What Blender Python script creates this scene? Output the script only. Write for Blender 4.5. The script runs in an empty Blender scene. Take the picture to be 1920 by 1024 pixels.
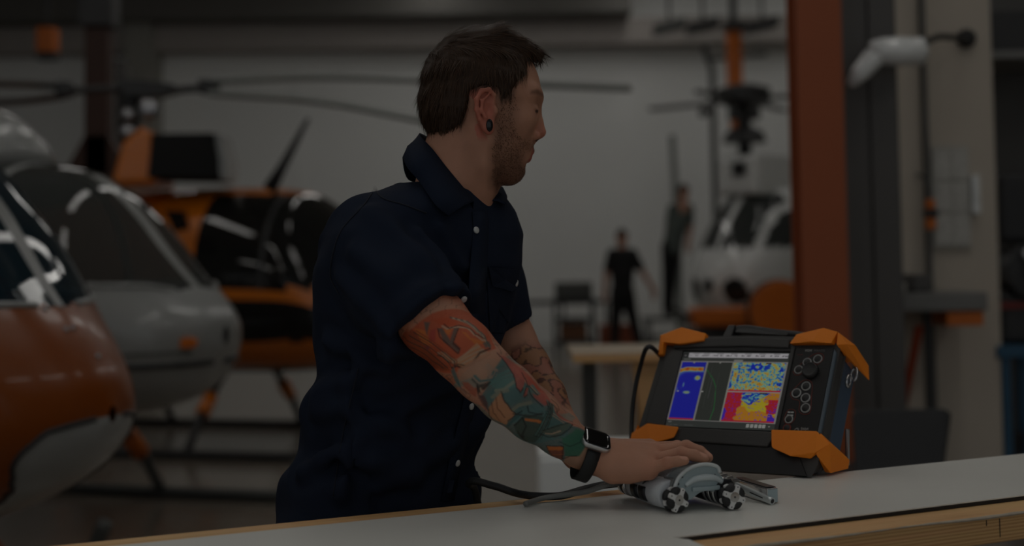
import bpy, bmesh, math, random
import numpy as np
from mathutils import Vector, Matrix

random.seed(7); np.random.seed(7)
scn = bpy.context.scene
COL = scn.collection

# ------------------------------------------------------------------ camera
F_PX = 2667.0; CAM_Z = 1.30
PITCH = math.radians(3.0); ROLL = math.radians(0.9); SHIFT_Y = -0.079
_fw = np.array([0, math.cos(PITCH), math.sin(PITCH)])
_up0 = np.array([0, -math.sin(PITCH), math.cos(PITCH)])
_rt0 = np.array([1.0, 0, 0])
_rt = _rt0 * math.cos(ROLL) - _up0 * math.sin(ROLL)
_up = _up0 * math.cos(ROLL) + _rt0 * math.sin(ROLL)
CAM = np.array([0, 0, CAM_Z])
cam_d = bpy.data.cameras.new('camera')
cam_d.sensor_width = 36.0
cam_d.lens = F_PX / 1920 * 36.0
cam_d.shift_y = SHIFT_Y
cam_d.clip_start = 0.05; cam_d.clip_end = 200
cam_d.dof.use_dof = True
cam_d.dof.focus_distance = 2.18
cam_d.dof.aperture_fstop = 2.4
cam = bpy.data.objects.new('camera', cam_d)
COL.objects.link(cam)
M3 = Matrix((_rt, _up, -_fw)).transposed()
cam.matrix_world = Matrix.Translation(CAM) @ M3.to_4x4()
scn.camera = cam

# ------------------------------------------------------------------ world and exposure
world = bpy.data.worlds.new('world'); scn.world = world
world.use_nodes = True
world.node_tree.nodes['Background'].inputs[0].default_value = (0.93, 0.97, 1.0, 1)
world.node_tree.nodes['Background'].inputs[1].default_value = 2.2
scn.view_settings.view_transform = 'Standard'
scn.view_settings.look = 'None'
scn.view_settings.exposure = -3.2
scn.view_settings.gamma = 1.0
scn.view_settings.use_curve_mapping = False
LAMP = 42.0            # emission strength of the hangar's ceiling lamps

# ------------------------------------------------------------------ photograph-to-world helpers
def ray(px, py):
    return _fw + _rt * ((px - 960) / F_PX) + _up * ((512 - py) / F_PX + SHIFT_Y * 1920 / F_PX)
def P(px, py, d):
    """the point seen at a pixel that lies d metres in front of the camera position"""
    r = ray(px, py); return CAM + r * (d / r[1])
def Zp(px, py, z):
    r = ray(px, py); return CAM + r * ((z - CAM_Z) / r[2])

# ------------------------------------------------------------------ materials
def lin(c):
    c = np.asarray(c, float) / 255.0
    return tuple(np.where(c <= 0.04045, c / 12.92, ((c + 0.055) / 1.055) ** 2.4))
def shown(c):
    """emission that comes out as this sRGB colour at the scene's exposure"""
    k = 2 ** -scn.view_settings.exposure
    return tuple(v * k for v in lin(c))
MATS = {}
def mat(name, rgb, rough=0.6, metal=0.0, var=0.06, scale=6.0, bump=0.0, bscale=60.0, coat=0.0, spec=0.5, stretch=None, sheen=0.0):
    """procedural surface: colour with a little noise variation and optional fine relief"""
    if name in MATS: return MATS[name]
    m = bpy.data.materials.new(name); m.use_nodes = True
    nt = m.node_tree; b = nt.nodes['Principled BSDF']
    tc = nt.nodes.new('ShaderNodeTexCoord')
    vec = tc.outputs['Object']
    if stretch:
        mp = nt.nodes.new('ShaderNodeMapping'); mp.inputs['Scale'].default_value = stretch
        nt.links.new(vec, mp.inputs[0]); vec = mp.outputs[0]
    n = nt.nodes.new('ShaderNodeTexNoise'); n.inputs['Scale'].default_value = scale; n.inputs['Detail'].default_value = 5
    nt.links.new(vec, n.inputs['Vector'])
    mx = nt.nodes.new('ShaderNodeMix'); mx.data_type = 'RGBA'
    nt.links.new(n.outputs['Fac'], mx.inputs[0])
    c = np.array(lin(rgb))
    mx.inputs[6].default_value = (*np.clip(c * (1 - var * 2), 0, 1), 1)
    mx.inputs[7].default_value = (*np.clip(c * (1 + var * 2), 0, 1), 1)
    nt.links.new(mx.outputs[2], b.inputs['Base Color'])
    b.inputs['Roughness'].default_value = rough
    b.inputs['Metallic'].default_value = metal
    b.inputs['Specular IOR Level'].default_value = spec
    if coat: b.inputs['Coat Weight'].default_value = coat; b.inputs['Coat Roughness'].default_value = 0.05
    if sheen: b.inputs['Sheen Weight'].default_value = sheen
    if bump:
        n2 = nt.nodes.new('ShaderNodeTexNoise'); n2.inputs['Scale'].default_value = bscale; n2.inputs['Detail'].default_value = 4
        nt.links.new(vec, n2.inputs['Vector'])
        bp = nt.nodes.new('ShaderNodeBump'); bp.inputs['Strength'].default_value = bump; bp.inputs['Distance'].default_value = 0.004
        nt.links.new(n2.outputs['Fac'], bp.inputs['Height']); nt.links.new(bp.outputs[0], b.inputs['Normal'])
    MATS[name] = m
    return m
def emit_mat(name, rgb_lin, strength=1.0):
    if name in MATS: return MATS[name]
    m = bpy.data.materials.new(name); m.use_nodes = True
    nt = m.node_tree; nt.nodes.remove(nt.nodes['Principled BSDF'])
    e = nt.nodes.new('ShaderNodeEmission'); e.inputs[0].default_value = (*rgb_lin, 1); e.inputs[1].default_value = strength
    nt.links.new(e.outputs[0], nt.nodes['Material Output'].inputs[0])
    MATS[name] = m; return m
def glass_mat(name, rgb, alpha=0.8, rough=0.03):
    if name in MATS: return MATS[name]
    m = bpy.data.materials.new(name); m.use_nodes = True
    b = m.node_tree.nodes['Principled BSDF']
    b.inputs['Base Color'].default_value = (*lin(rgb), 1)
    b.inputs['Roughness'].default_value = rough
    b.inputs['Alpha'].default_value = alpha
    b.inputs['Specular IOR Level'].default_value = 0.32
    MATS[name] = m; return m
def color_attr_mat(name, rough=0.5, attr='col', bump=0.0, bscale=300, emission=False, spec=0.5, sss=0.0, dark=1.0, k=1.0):
    if name in MATS: return MATS[name]
    m = bpy.data.materials.new(name); m.use_nodes = True
    nt = m.node_tree; b = nt.nodes['Principled BSDF']
    a = nt.nodes.new('ShaderNodeAttribute'); a.attribute_name = attr
    if emission:
        b.inputs['Base Color'].default_value = (0.01, 0.01, 0.01, 1)
        nt.links.new(a.outputs['Color'], b.inputs['Emission Color']); b.inputs['Emission Strength'].default_value = k
    else:
        n = nt.nodes.new('ShaderNodeTexNoise'); n.inputs['Scale'].default_value = 40; n.inputs['Detail'].default_value = 4
        tc = nt.nodes.new('ShaderNodeTexCoord'); nt.links.new(tc.outputs['Object'], n.inputs['Vector'])
        hs = nt.nodes.new('ShaderNodeHueSaturation')
        mr = nt.nodes.new('ShaderNodeMapRange'); mr.inputs[3].default_value = 0.88; mr.inputs[4].default_value = 1.12
        nt.links.new(n.outputs['Fac'], mr.inputs[0]); nt.links.new(mr.outputs[0], hs.inputs['Value'])
        nt.links.new(a.outputs['Color'], hs.inputs['Color']); nt.links.new(hs.outputs[0], b.inputs['Base Color'])
    b.inputs['Roughness'].default_value = rough; b.inputs['Specular IOR Level'].default_value = spec
    if sss: b.inputs['Subsurface Weight'].default_value = sss; b.inputs['Subsurface Radius'].default_value = (0.008, 0.003, 0.0015)
    if bump:
        n2 = nt.nodes.new('ShaderNodeTexNoise'); n2.inputs['Scale'].default_value = bscale
        bp = nt.nodes.new('ShaderNodeBump'); bp.inputs['Strength'].default_value = bump; bp.inputs['Distance'].default_value = 0.001
        tc2 = nt.nodes.new('ShaderNodeTexCoord'); nt.links.new(tc2.outputs['Object'], n2.inputs['Vector'])
        nt.links.new(n2.outputs['Fac'], bp.inputs['Height']); nt.links.new(bp.outputs[0], b.inputs['Normal'])
    MATS[name] = m; return m

# ------------------------------------------------------------------ object helpers (all coordinates are world coordinates)
def thing(name, label, cat, loc=(0, 0, 0), group=None):
    o = bpy.data.objects.new(name, None); COL.objects.link(o)
    o.location = loc; o['label'] = label; o['category'] = cat; o.empty_display_size = 0.1
    if group: o['group'] = group
    return o
def root_loc(o):
    v = Vector((0, 0, 0))
    while o is not None:
        v += o.location; o = o.parent
    return np.array(v)
def tag(o, label=None, cat=None, group=None, kind=None):
    if label: o['label'] = label
    if cat: o['category'] = cat
    if group: o['group'] = group
    if kind: o['kind'] = kind
    return o
def obj(name, verts, faces, material, parent=None, smooth=False, loc=None, colors=None, bevel=0.0, segs=2):
    """ONE mesh object; verts in world coordinates"""
    verts = np.asarray(verts, float).reshape(-1, 3)
    org = root_loc(parent) if parent is not None else np.zeros(3)
    if loc is not None: off = np.asarray(loc, float)
    elif parent is None: off = np.array([verts[:, 0].mean(), verts[:, 1].mean(), verts[:, 2].min()])
    else: off = org
    me = bpy.data.meshes.new(name)
    fs = faces.tolist() if isinstance(faces, np.ndarray) else faces
    me.from_pydata((verts - off).tolist(), [], fs)
    me.update()
    if colors is not None:
        ca = me.color_attributes.new('col', 'FLOAT_COLOR', 'POINT')
        c = np.ones((len(verts), 4), np.float32); c[:, :3] = colors
        ca.data.foreach_set('color', c.ravel())
    o = bpy.data.objects.new(name, me); COL.objects.link(o)
    if parent is not None:
        o.parent = parent; o.location = off - org
    else:
        o.location = off
    if material is not None: me.materials.append(material)
    if smooth:
        me.polygons.foreach_set('use_smooth', [True] * len(me.polygons))
    if bevel:
        md = o.modifiers.new('bevel', 'BEVEL'); md.width = bevel; md.segments = segs; md.limit_method = 'ANGLE'
        md.angle_limit = math.radians(35)
    return o
class MB:
    """collects shapes for one mesh"""
    def __init__(s): s.v = []; s.f = []
    def add(s, v, f):
        n = len(s.v); s.v += [tuple(map(float, p)) for p in v]; s.f += [tuple(i + n for i in q) for q in f]; return s
    def frame_box(s, o, a, b, c, lo, hi):
        """box in the frame (origin o, axes a b c) between corner lo and hi"""
        o, a, b, c = map(np.asarray, (o, a, b, c)); V = []
        for i in (0, 1):
            for j in (0, 1):
                for k in (0, 1):
                    V.append(o + a * (hi[0] if i else lo[0]) + b * (hi[1] if j else lo[1]) + c * (hi[2] if k else lo[2]))
        return s.add(V, [(0, 1, 3, 2), (4, 6, 7, 5), (0, 4, 5, 1), (2, 3, 7, 6), (0, 2, 6, 4), (1, 5, 7, 3)])
    def box(s, lo, hi):
        return s.frame_box((0, 0, 0), (1, 0, 0), (0, 1, 0), (0, 0, 1), lo, hi)
    def tube(s, pts, r, n=10, cap=True):
        pts = [np.asarray(p, float) for p in pts]
        rs = r if hasattr(r, '__len__') else [r] * len(pts)
        rings = []; prev = None
        for i, p in enumerate(pts):
            t = pts[min(i + 1, len(pts) - 1)] - pts[max(i - 1, 0)]; t = t / (np.linalg.norm(t) + 1e-12)
            if prev is None:
                h = np.array([0, 0, 1.0]) if abs(t[2]) < 0.9 else np.array([1.0, 0, 0])
                u = np.cross(h, t)
            else:
                u = prev - t * (prev @ t)
            u = u / np.linalg.norm(u); w = np.cross(t, u); prev = u
            rings.append([p + (u * math.cos(2 * math.pi * k / n) + w * math.sin(2 * math.pi * k / n)) * rs[i] for k in range(n)])
        V = [q for rg in rings for q in rg]; Fc = []
        for i in range(len(pts) - 1):
            for k in range(n):
                a, b = i * n + k, i * n + (k + 1) % n
                Fc.append((a, b, b + n, a + n))
        if cap:
            Fc.append(tuple(range(n))[::-1]); Fc.append(tuple(range((len(pts) - 1) * n, len(pts) * n)))
        return s.add(V, Fc)
    def lathe(s, o, axis, prof, n=24, up=None, cap=True):
        """prof: (distance along axis, radius)"""
        axis = np.asarray(axis, float); axis /= np.linalg.norm(axis)
        h = np.array([0, 0, 1.0]) if abs(axis[2]) < 0.9 else np.array([1.0, 0, 0])
        u = np.cross(h, axis); u /= np.linalg.norm(u); w = np.cross(axis, u)
        V = []; Fc = []
        for (d, r) in prof:
            for k in range(n):
                a = 2 * math.pi * k / n
                V.append(np.asarray(o) + axis * d + (u * math.cos(a) + w * math.sin(a)) * r)
        m = len(prof)
        for i in range(m - 1):
            for k in range(n):
                a, b = i * n + k, i * n + (k + 1) % n
                Fc.append((a, b, b + n, a + n))
        if cap:
            Fc.append(tuple(range(n))[::-1]); Fc.append(tuple(range((m - 1) * n, m * n)))
        return s.add(V, Fc)
    def prism(s, o, a, b, c, poly, c0, c1):
        """polygon poly in the (a, b) plane, extruded along c"""
        o, a, b, c = map(np.asarray, (o, a, b, c)); n = len(poly)
        V = [o + a * x + b * y + c * c0 for x, y in poly] + [o + a * x + b * y + c * c1 for x, y in poly]
        Fc = [tuple(range(n))[::-1], tuple(range(n, 2 * n))] + [(i, (i + 1) % n, (i + 1) % n + n, i + n) for i in range(n)]
        return s.add(V, Fc)
    def hull(s, pts):
        bm = bmesh.new()
        for p in pts: bm.verts.new(tuple(map(float, p)))
        bmesh.ops.convex_hull(bm, input=bm.verts)
        loose = [v for v in bm.verts if not v.link_faces]
        bmesh.ops.delete(bm, geom=loose, context='VERTS')
        bm.verts.ensure_lookup_table(); bm.verts.index_update()
        V = [v.co[:] for v in bm.verts]; Fc = [tuple(v.index for v in f.verts) for f in bm.faces]
        bm.free(); return s.add(V, Fc)
    def build(s, name, material, parent=None, smooth=False, bevel=0.0, loc=None, segs=2):
        return obj(name, s.v, s.f, material, parent, smooth, loc, None, bevel, segs)
def spline(pts, n=8):
    """Catmull-Rom through the points"""
    p = [np.asarray(q, float) for q in pts]; p = [2 * p[0] - p[1]] + p + [2 * p[-1] - p[-2]]; out = []
    for i in range(1, len(p) - 2):
        for k in range(n):
            t = k / n
            out.append(0.5 * ((2 * p[i]) + (-p[i - 1] + p[i + 1]) * t + (2 * p[i - 1] - 5 * p[i] + 4 * p[i + 1] - p[i + 2]) * t * t
                              + (-p[i - 1] + 3 * p[i] - 3 * p[i + 1] + p[i + 2]) * t ** 3))
    out.append(p[-2]); return out
def autosmooth(o, ang=40):
    me = o.data
    me.polygons.foreach_set('use_smooth', [True] * len(me.polygons))
    bm = bmesh.new(); bm.from_mesh(me)
    for e in bm.edges:
        if len(e.link_faces) == 2 and e.calc_face_angle(0) > math.radians(ang): e.smooth = False
    bm.to_mesh(me); bm.free(); return o
def shell(sections, nu, nv):
    """loft: sections = list of (x, zbot, ztop, halfwidth, zmid, power); returns grid of points in (x, y, z)"""
    S = np.array(sections, float)
    t = np.arange(len(S)); tt = np.linspace(0, len(S) - 1, nu)
    def cr(col):
        p = np.concatenate([[2 * col[0] - col[1]], col, [2 * col[-1] - col[-2]]]); out = []
        for x in tt:
            i = min(int(x), len(S) - 2); u = x - i
            p0, p1, p2, p3 = p[i:i + 4]
            out.append(0.5 * (2 * p1 + (-p0 + p2) * u + (2 * p0 - 5 * p1 + 4 * p2 - p3) * u * u + (-p0 + 3 * p1 - 3 * p2 + p3) * u ** 3))
        return np.array(out)
    X, ZB, ZT, W, ZM, PW = [cr(S[:, i]) for i in range(6)]
    a = np.linspace(0, 2 * math.pi, nv, endpoint=False)
    ca, sa = np.cos(a), np.sin(a)
    G = np.zeros((nu, nv, 3))
    for i in range(nu):
        e = 2 / PW[i]
        y = W[i] * np.sign(ca) * np.abs(ca) ** e
        hz = np.where(sa >= 0, ZT[i] - ZM[i], ZM[i] - ZB[i])
        z = ZM[i] + hz * np.sign(sa) * np.abs(sa) ** e
        G[i, :, 0] = X[i]; G[i, :, 1] = y; G[i, :, 2] = z
    return G
def shell_parts(G, T, classify, names):
    """splits a lofted shell into one mesh for each class of face. T maps local points to world"""
    nu, nv, _ = G.shape
    V = T(G.reshape(-1, 3)); out = {}
    for i in range(nu - 1):
        for k in range(nv):
            k2 = (k + 1) % nv
            q = (i * nv + k, i * nv + k2, (i + 1) * nv + k2, (i + 1) * nv + k)
            c = (G[i, k] + G[i, k2] + G[i + 1, k2] + G[i + 1, k]) / 4
            out.setdefault(classify(c), []).append(q)
    res = {}
    for key, fs in out.items():
        idx = sorted(set(j for q in fs for j in q)); mp = {j: n for n, j in enumerate(idx)}
        res[key] = (V[idx], [tuple(mp[j] for j in q) for q in fs])
    return res
def at_frame(o, yaw):
    """local (x forward, y left, z up) to world"""
    c, s = math.cos(yaw), math.sin(yaw); o = np.asarray(o, float)
    def T(p):
        p = np.asarray(p, float)
        return np.stack([o[0] + p[..., 0] * c - p[..., 1] * s, o[1] + p[..., 0] * s + p[..., 1] * c, o[2] + p[..., 2]], -1)
    return T
# ================================================================== THE SETTING
def X_at(px, d): return (px - 960) / F_PX * d
def struct(name, mb, m, bevel=0.0):
    return tag(mb.build(name, m, bevel=bevel), kind='structure')

M_wall = mat('painted_wall', (238, 240, 238), 0.75, var=0.02, scale=0.7)
M_wall_grey = mat('grey_wall_panel', (150, 149, 142), 0.8, var=0.05, scale=0.9)
M_ceiling = mat('ceiling_sheet', (170, 168, 162), 0.8, var=0.04, scale=1.0)
M_floor = mat('polished_concrete', (128, 119, 108), 0.2, var=0.10, scale=0.8, bump=0.05, bscale=3.0)
M_bulk = mat('bulkhead_grey', (104, 102, 98), 0.8, var=0.04)
M_band = mat('crane_beam_grey', (168, 162, 157), 0.7, var=0.04)
M_orange = mat('orange_paint', (200, 104, 22), 0.5, var=0.05)
M_orange_deep = mat('pillar_orange_paint', (150, 76, 38), 0.6, var=0.05, scale=3)
M_dark = mat('dark_steel', (44, 44, 44), 0.5, var=0.1)
M_black = mat('black_plastic', (40, 40, 41), 0.5, var=0.1)
M_steel = mat('bare_steel', (170, 170, 172), 0.3, metal=1.0, var=0.05)
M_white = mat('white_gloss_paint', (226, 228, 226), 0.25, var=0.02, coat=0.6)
M_beige = mat('beige_partition', (190, 180, 166), 0.85, var=0.05, scale=1.5)
M_locker = mat('charcoal_locker', (86, 84, 82), 0.6, var=0.07, scale=2)

struct('floor', MB().box((-15, -6, -0.1), (9, 24.2, 0)), M_floor)
struct('ceiling', MB().box((-15, -6, 6.6), (9, 24.2, 6.75)), M_ceiling)
wb = struct('wall_back', MB().box((-15, 24.0, 0), (9, 24.2, 6.6)), M_wall)
for xj in (-9.0, -6.2, -3.6, -1.0, 1.6, 4.2):          # upright panel ribs of the hangar wall
    obj('panel_rib', *(lambda b: (b.v, b.f))(MB().box((xj, 23.97, 0.0), (xj + 0.05, 24.0, 4.95))), M_wall, wb)
struct('wall_left', MB().box((-15.2, -6, 0), (-15, 24.2, 6.6)), M_wall_grey)
struct('wall_right', MB().box((9.0, -6, 0), (9.2, 24.2, 6.6)), M_wall_grey)
struct('trim_1', MB().box((-15, 23.5, 4.98), (9, 24.0, 5.42)), M_band, 0.02)
struct('trim_2', MB().box((-15, 23.0, 5.42), (2.0, 24.0, 6.6)), M_bulk, 0.02)
struct('wall_partition', MB().box((1.75, 7.25, 0), (2.47, 7.4, 6.6)), M_beige)
struct('wall_recess', MB().box((2.47, 8.1, 0), (9.0, 8.25, 6.6)), M_locker)
struct('trim_3', MB().box((-6.35, 23.3, 0), (-5.9, 24.0, 6.6)), M_wall_grey)
struct('door_1', MB().box((-8.5, 23.9, 0), (-6.9, 24.0, 2.9)), M_wall_grey, 0.02)

# ceiling lamps of the hangar: the light of the place
M_lamp = emit_mat('lamp_tube_glow', (1.0, 0.97, 0.92), LAMP)
M_housing = mat('lamp_housing', (215, 215, 210), 0.4)
lamp_spots = []
for ix, x in enumerate((-8.2, -4.6, -1.2, 2.2, 5.4)):
    for iy, y in enumerate((0.6, 4.4, 8.6, 13.0, 17.4, 21.4)):
        if ix == 0 and iy in (1, 3, 4, 5): continue
        if ix == 1 and iy in (3, 5): continue
        lamp_spots.append((x, y))
lamp_meshes = None
for (x, y) in lamp_spots:
    t = thing('ceiling_lamp', 'long white strip lamp under the hangar ceiling', 'lamp', (x, y, 6.2), 'strip lamps under the hangar ceiling')
    if lamp_meshes is None:
        h = MB().box((x - 0.14, y - 1.4, 6.2), (x + 0.14, y + 1.4, 6.28)).box((x - 0.01, y - 0.5, 6.28), (x + 0.01, y - 0.48, 6.6)).box((x - 0.01, y + 0.48, 6.28), (x + 0.01, y + 0.5, 6.6)).build('housing', M_housing, t)
        d = MB().box((x - 0.12, y - 1.38, 6.17), (x + 0.12, y + 1.38, 6.199)).build('diffuser', M_lamp, t)
        lamp_meshes = (h.data, d.data)
    else:
        for nm, me in zip(('housing', 'diffuser'), lamp_meshes):
            c = bpy.data.objects.new(nm, me); COL.objects.link(c); c.parent = t

# orange steel pillar beside the partition
px0, px1 = P(1500, 300, 6.0)[0], P(1585, 300, 6.0)[0]
pl = thing('steel_pillar', 'tall rust-orange steel pillar right of the parked white helicopter', 'pillar', ((px0 + px1) / 2, 6.1, 0))
MB().box((px0, 6.0, 0.015), (px1, 6.02, 6.6)).build('front_flange', M_orange_deep, pl)
MB().box(((px0 + px1) / 2 - 0.01, 6.02, 0.015), ((px0 + px1) / 2 + 0.01, 6.20, 6.6)).build('web', M_orange_deep, pl)
MB().box((px0, 6.20, 0.015), (px1, 6.22, 6.6)).build('rear_flange', M_orange_deep, pl)
MB().box((px0 - 0.08, 5.92, 0), (px1 + 0.08, 6.30, 0.015)).build('base_plate', M_orange_deep, pl)

# charcoal tall locker between pillar and partition
lk0, lk1 = 1.47, 1.745
lk = thing('tall_locker', 'tall charcoal steel locker standing between orange pillar and beige partition', 'locker', ((lk0 + lk1) / 2, 6.55, 0))
MB().box((lk0, 6.37, 0), (lk1, 6.72, 3.6)).build('body', M_locker, lk, bevel=0.01)
MB().box((lk0 + 0.01, 6.35, 0.08), (lk0 + 0.133, 6.369, 3.55)).build('door', M_locker, lk, bevel=0.006)
MB().box((lk0 + 0.142, 6.35, 0.08), (lk1 - 0.01, 6.369, 3.55)).build('door', M_locker, lk, bevel=0.006)

# things on the partition
M_paper = mat('pale_notice_board', (178, 176, 168), 0.8, var=0.12, scale=25)
pb = thing('notice_board', 'pale notice board with printed sheets on the beige partition', 'board', (X_at(1787, 7.2), 7.24, 1.3))
MB().box((X_at(1752, 7.2), 7.225, 1.36), (X_at(1822, 7.2), 7.249, 1.88)).build('backing', M_paper, pb)
for i in range(2):
    for j in range(3):
        x = X_at(1757, 7.2) + i * 0.09; z = 1.38 + j * 0.165
        MB().box((x, 7.219, z), (x + 0.08, 7.2245, z + 0.145)).build('sheet', mat('printed_paper', (188, 186, 180), 0.8, var=0.25, scale=60), pb)
tag(MB().tube([(X_at(1742, 7.2), 7.22, z) for z in (0.0, 1.0, 2.2, 6.6)], 0.018, 8).build('conduit', mat('grey_conduit', (95, 93, 90), 0.6)), 'grey vertical conduit running up the partition left of notice board', 'conduit')
x = X_at(1746, 7.0)
tl = thing('hanging_tool', 'orange and black hand tool hanging beside the notice board', 'tool', (x, 7.02, 1.44))
MB().box((x - 0.022, 6.99, 1.45), (x + 0.022, 7.05, 1.51)).build('grip', M_orange, tl, bevel=0.008)
MB().box((x - 0.026, 6.98, 1.51), (x + 0.03, 7.06, 1.55)).build('collar', M_black, tl, bevel=0.008)
MB().box((x - 0.02, 6.99, 1.55), (x + 0.02, 7.05, 1.60)).build('head', M_orange, tl, bevel=0.008)
MB().tube([(x, 7.04, 1.6), (x, 7.12, 1.72), (x, 7.245, 1.74)], 0.006, 6).build('hook', M_dark, tl)
x = X_at(1832, 7.2)
ts = thing('wall_strip', 'white upright plastic strip right of the notice board', 'wall fitting', (x, 7.24, 1.55))
MB().box((x - 0.02, 7.20, 1.53), (x + 0.02, 7.249, 1.73)).build('cover', M_white, ts, bevel=0.006)
MB().box((x - 0.012, 7.192, 1.60), (x + 0.012, 7.2, 1.66)).build('rocker', M_white, ts, bevel=0.003)

# swing-arm work lamp, dark, high on the partition
wl = thing('work_lamp', 'pale work lamp with jointed head on a swing arm above the notice board', 'lamp', (X_at(1810, 7.1), 7.2, 2.4))
A = [P(1812, 72, 7.18), P(1760, 68, 6.7), P(1725, 84, 6.2)]
MB().tube(A, 0.016, 8).build('arm', M_dark, wl)
MB().lathe(P(1812, 72, 7.25), P(1812, 72, 7.1) - P(1812, 72, 7.25), [(0, 0.05), (0.03, 0.05), (0.05, 0.03)], 16).build('wall_mount', M_dark, wl)
ax = P(1640, 96, 6.2) - P(1738, 96, 6.2)
sh = MB().lathe(P(1738, 96, 6.2), ax, [(0, 0.03), (0.02, 0.062), (0.12, 0.066), (0.2, 0.06), (0.25, 0.045)], 20).build('lamp_body', M_white, wl, smooth=True)
MB().tube([P(1655, 92, 6.2), P(1638, 108, 6.2), P(1612, 138, 6.19), P(1594, 160, 6.18)], [0.035, 0.05, 0.042, 0.02], 14).build('lamp_head', M_white, wl, smooth=True)

# wall shelf with the things under it
sx0, sx1 = X_at(1650, 6.9), X_at(1832, 6.9)
ws = thing('wall_shelf', 'grey metal shelf with orange bin front on the beige partition', 'shelf', ((sx0 + sx1) / 2, 7.1, 1.0))
MB().box((sx0, 6.78, 1.055), (sx1, 7.25, 1.145)).build('board', mat('grey_shelf', (120, 119, 116), 0.5), ws, bevel=0.01)
MB().box((X_at(1758, 6.9), 6.80, 0.985), (X_at(1825, 6.9), 7.20, 1.054)).build('drawer_front', M_orange, ws, bevel=0.006)
MB().box((X_at(1735, 6.9), 6.95, 0.0), (X_at(1746, 6.9), 7.0, 1.054)).build('leg', M_dark, ws)
MB().box((X_at(1668, 6.9), 6.95, 0.0), (X_at(1676, 6.9), 7.0, 1.054)).build('leg', mat('grey_shelf', (120, 119, 116)), ws)
for (a, b, h, m, nm, lb) in ((1655, 1690, 0.05, M_paper, 'folded_cloth', 'pale folded cloth on the left end of grey wall shelf'),
                             (1700, 1738, 0.09, M_locker, 'parts_case', 'dark flat parts case on the grey wall shelf')):
    o = MB().box((X_at(a, 6.9), 6.84, 1.145), (X_at(b, 6.9), 7.1, 1.145 + h)).build(nm, m, bevel=0.015)
    tag(o, lb, nm.split('_')[1])
pp = [P(1723, 612, 6.85), P(1708, 690, 6.93), P(1694, 762, 7.0)]
dv = pp[2] - pp[0]; pp.append(pp[0] + dv * ((0.0 - pp[0][2]) / dv[2]))
tag(MB().tube(pp, 0.02, 10).build('leaning_pole', mat('red_orange_pole', (150, 56, 22), 0.5)), 'red-orange pole leaning against the grey wall shelf', 'pole')

# black office chair behind the bench end
cx = X_at(1690, 5.2); cz = lambda y, d: CAM_Z - (y - 494) / F_PX * d
ch = thing('office_chair', 'black office chair with square backrest behind the bench end', 'chair', (cx, 5.4, 0))
MB().hull([P(1597, 775, 5.2), P(1606, 767, 5.2), P(1775, 766, 5.2), P(1786, 776, 5.2), P(1770, 900, 5.15), P(1752, 915, 5.15), P(1620, 915, 5.15), P(1604, 900, 5.15)]
          + [p + np.array([0, 0.07, 0]) for p in (P(1604, 780, 5.2), P(1780, 780, 5.2), P(1755, 905, 5.15), P(1615, 905, 5.15))]).build('backrest', M_black, ch, bevel=0.012)
MB().box((cx - 0.24, 5.28, 0.43), (cx + 0.24, 5.76, 0.50)).build('seat', M_black, ch, bevel=0.025)
MB().tube([(cx, 5.24, 0.62), (cx, 5.30, 0.45), (cx, 5.5, 0.42)], 0.025, 8).build('back_bracket', M_dark, ch)
MB().tube([(cx, 5.52, 0.10), (cx, 5.52, 0.43)], 0.03, 12).build('gas_column', M_dark, ch)
for k in range(5):
    a = 2 * math.pi * k / 5 + 0.3; q = np.array([cx + 0.3 * math.cos(a), 5.52 + 0.3 * math.sin(a), 0.075])
    MB().tube([(cx, 5.52, 0.12), q], [0.025, 0.018], 8).build('leg', M_dark, ch)
    MB().lathe(q + np.array([0, -0.02, -0.045]), (0, 1, 0), [(0, 0.026), (0.004, 0.03), (0.036, 0.03), (0.04, 0.026)], 14).build('caster', M_black, ch)

# blue steel rack with machine parts in the dark recess at the right
M_blue = mat('blue_rack_paint', (40, 84, 112), 0.5)
x0, x1, y0, y1 = X_at(1872, 7.2), X_at(2010, 7.2), 7.25, 7.95
rk = thing('steel_rack', 'blue steel rack holding dark machine parts at the right edge', 'rack', ((x0 + x1) / 2, 7.6, 0))
for xx in (x0, x1 - 0.05):
    for yy in (y0, y1 - 0.05):
        MB().box((xx, yy, 0), (xx + 0.05, yy + 0.05, 0.80)).build('post', M_blue, rk)
MB().box((x0 - 0.02, y0 - 0.02, 0.80), (x1 + 0.02, y1, 0.86)).build('top_plate', M_blue, rk, bevel=0.005)
MB().box((x0, y0, 0.20), (x1, y1, 0.23)).build('lower_shelf', M_blue, rk)
mc = thing('gearbox', 'dark machine housing with bolted flange on the blue rack', 'machine part', (x0 + 0.28, 7.6, 0.86))
MB().box((x0 + 0.05, 7.35, 0.861), (x0 + 0.42, 7.85, 1.12)).build('housing', M_dark, mc, bevel=0.03)
MB().lathe((x0 + 0.22, 7.35, 1.24), (0, -1, 0), [(-0.3, 0.12), (0, 0.12), (0.01, 0.15), (0.05, 0.15), (0.06, 0.07), (0.09, 0.07)], 24).build('flange', M_dark, mc)
MB().lathe((x0 + 0.16, 7.27, 1.32), (0, -1, 0), [(0, 0.03), (0.03, 0.03), (0.035, 0.022)], 14).build('port_cap', M_steel, mc)
MB().box((x0 + 0.03, 7.33, 1.045), (x0 + 0.43, 7.349, 1.075)).build('red_band', mat('red_band', (120, 40, 34)), mc)
MB().box((x0 + 0.08, 7.40, 1.38), (x0 + 0.4, 7.8, 1.75)).build('upper_case', M_black, mc, bevel=0.03)
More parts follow.
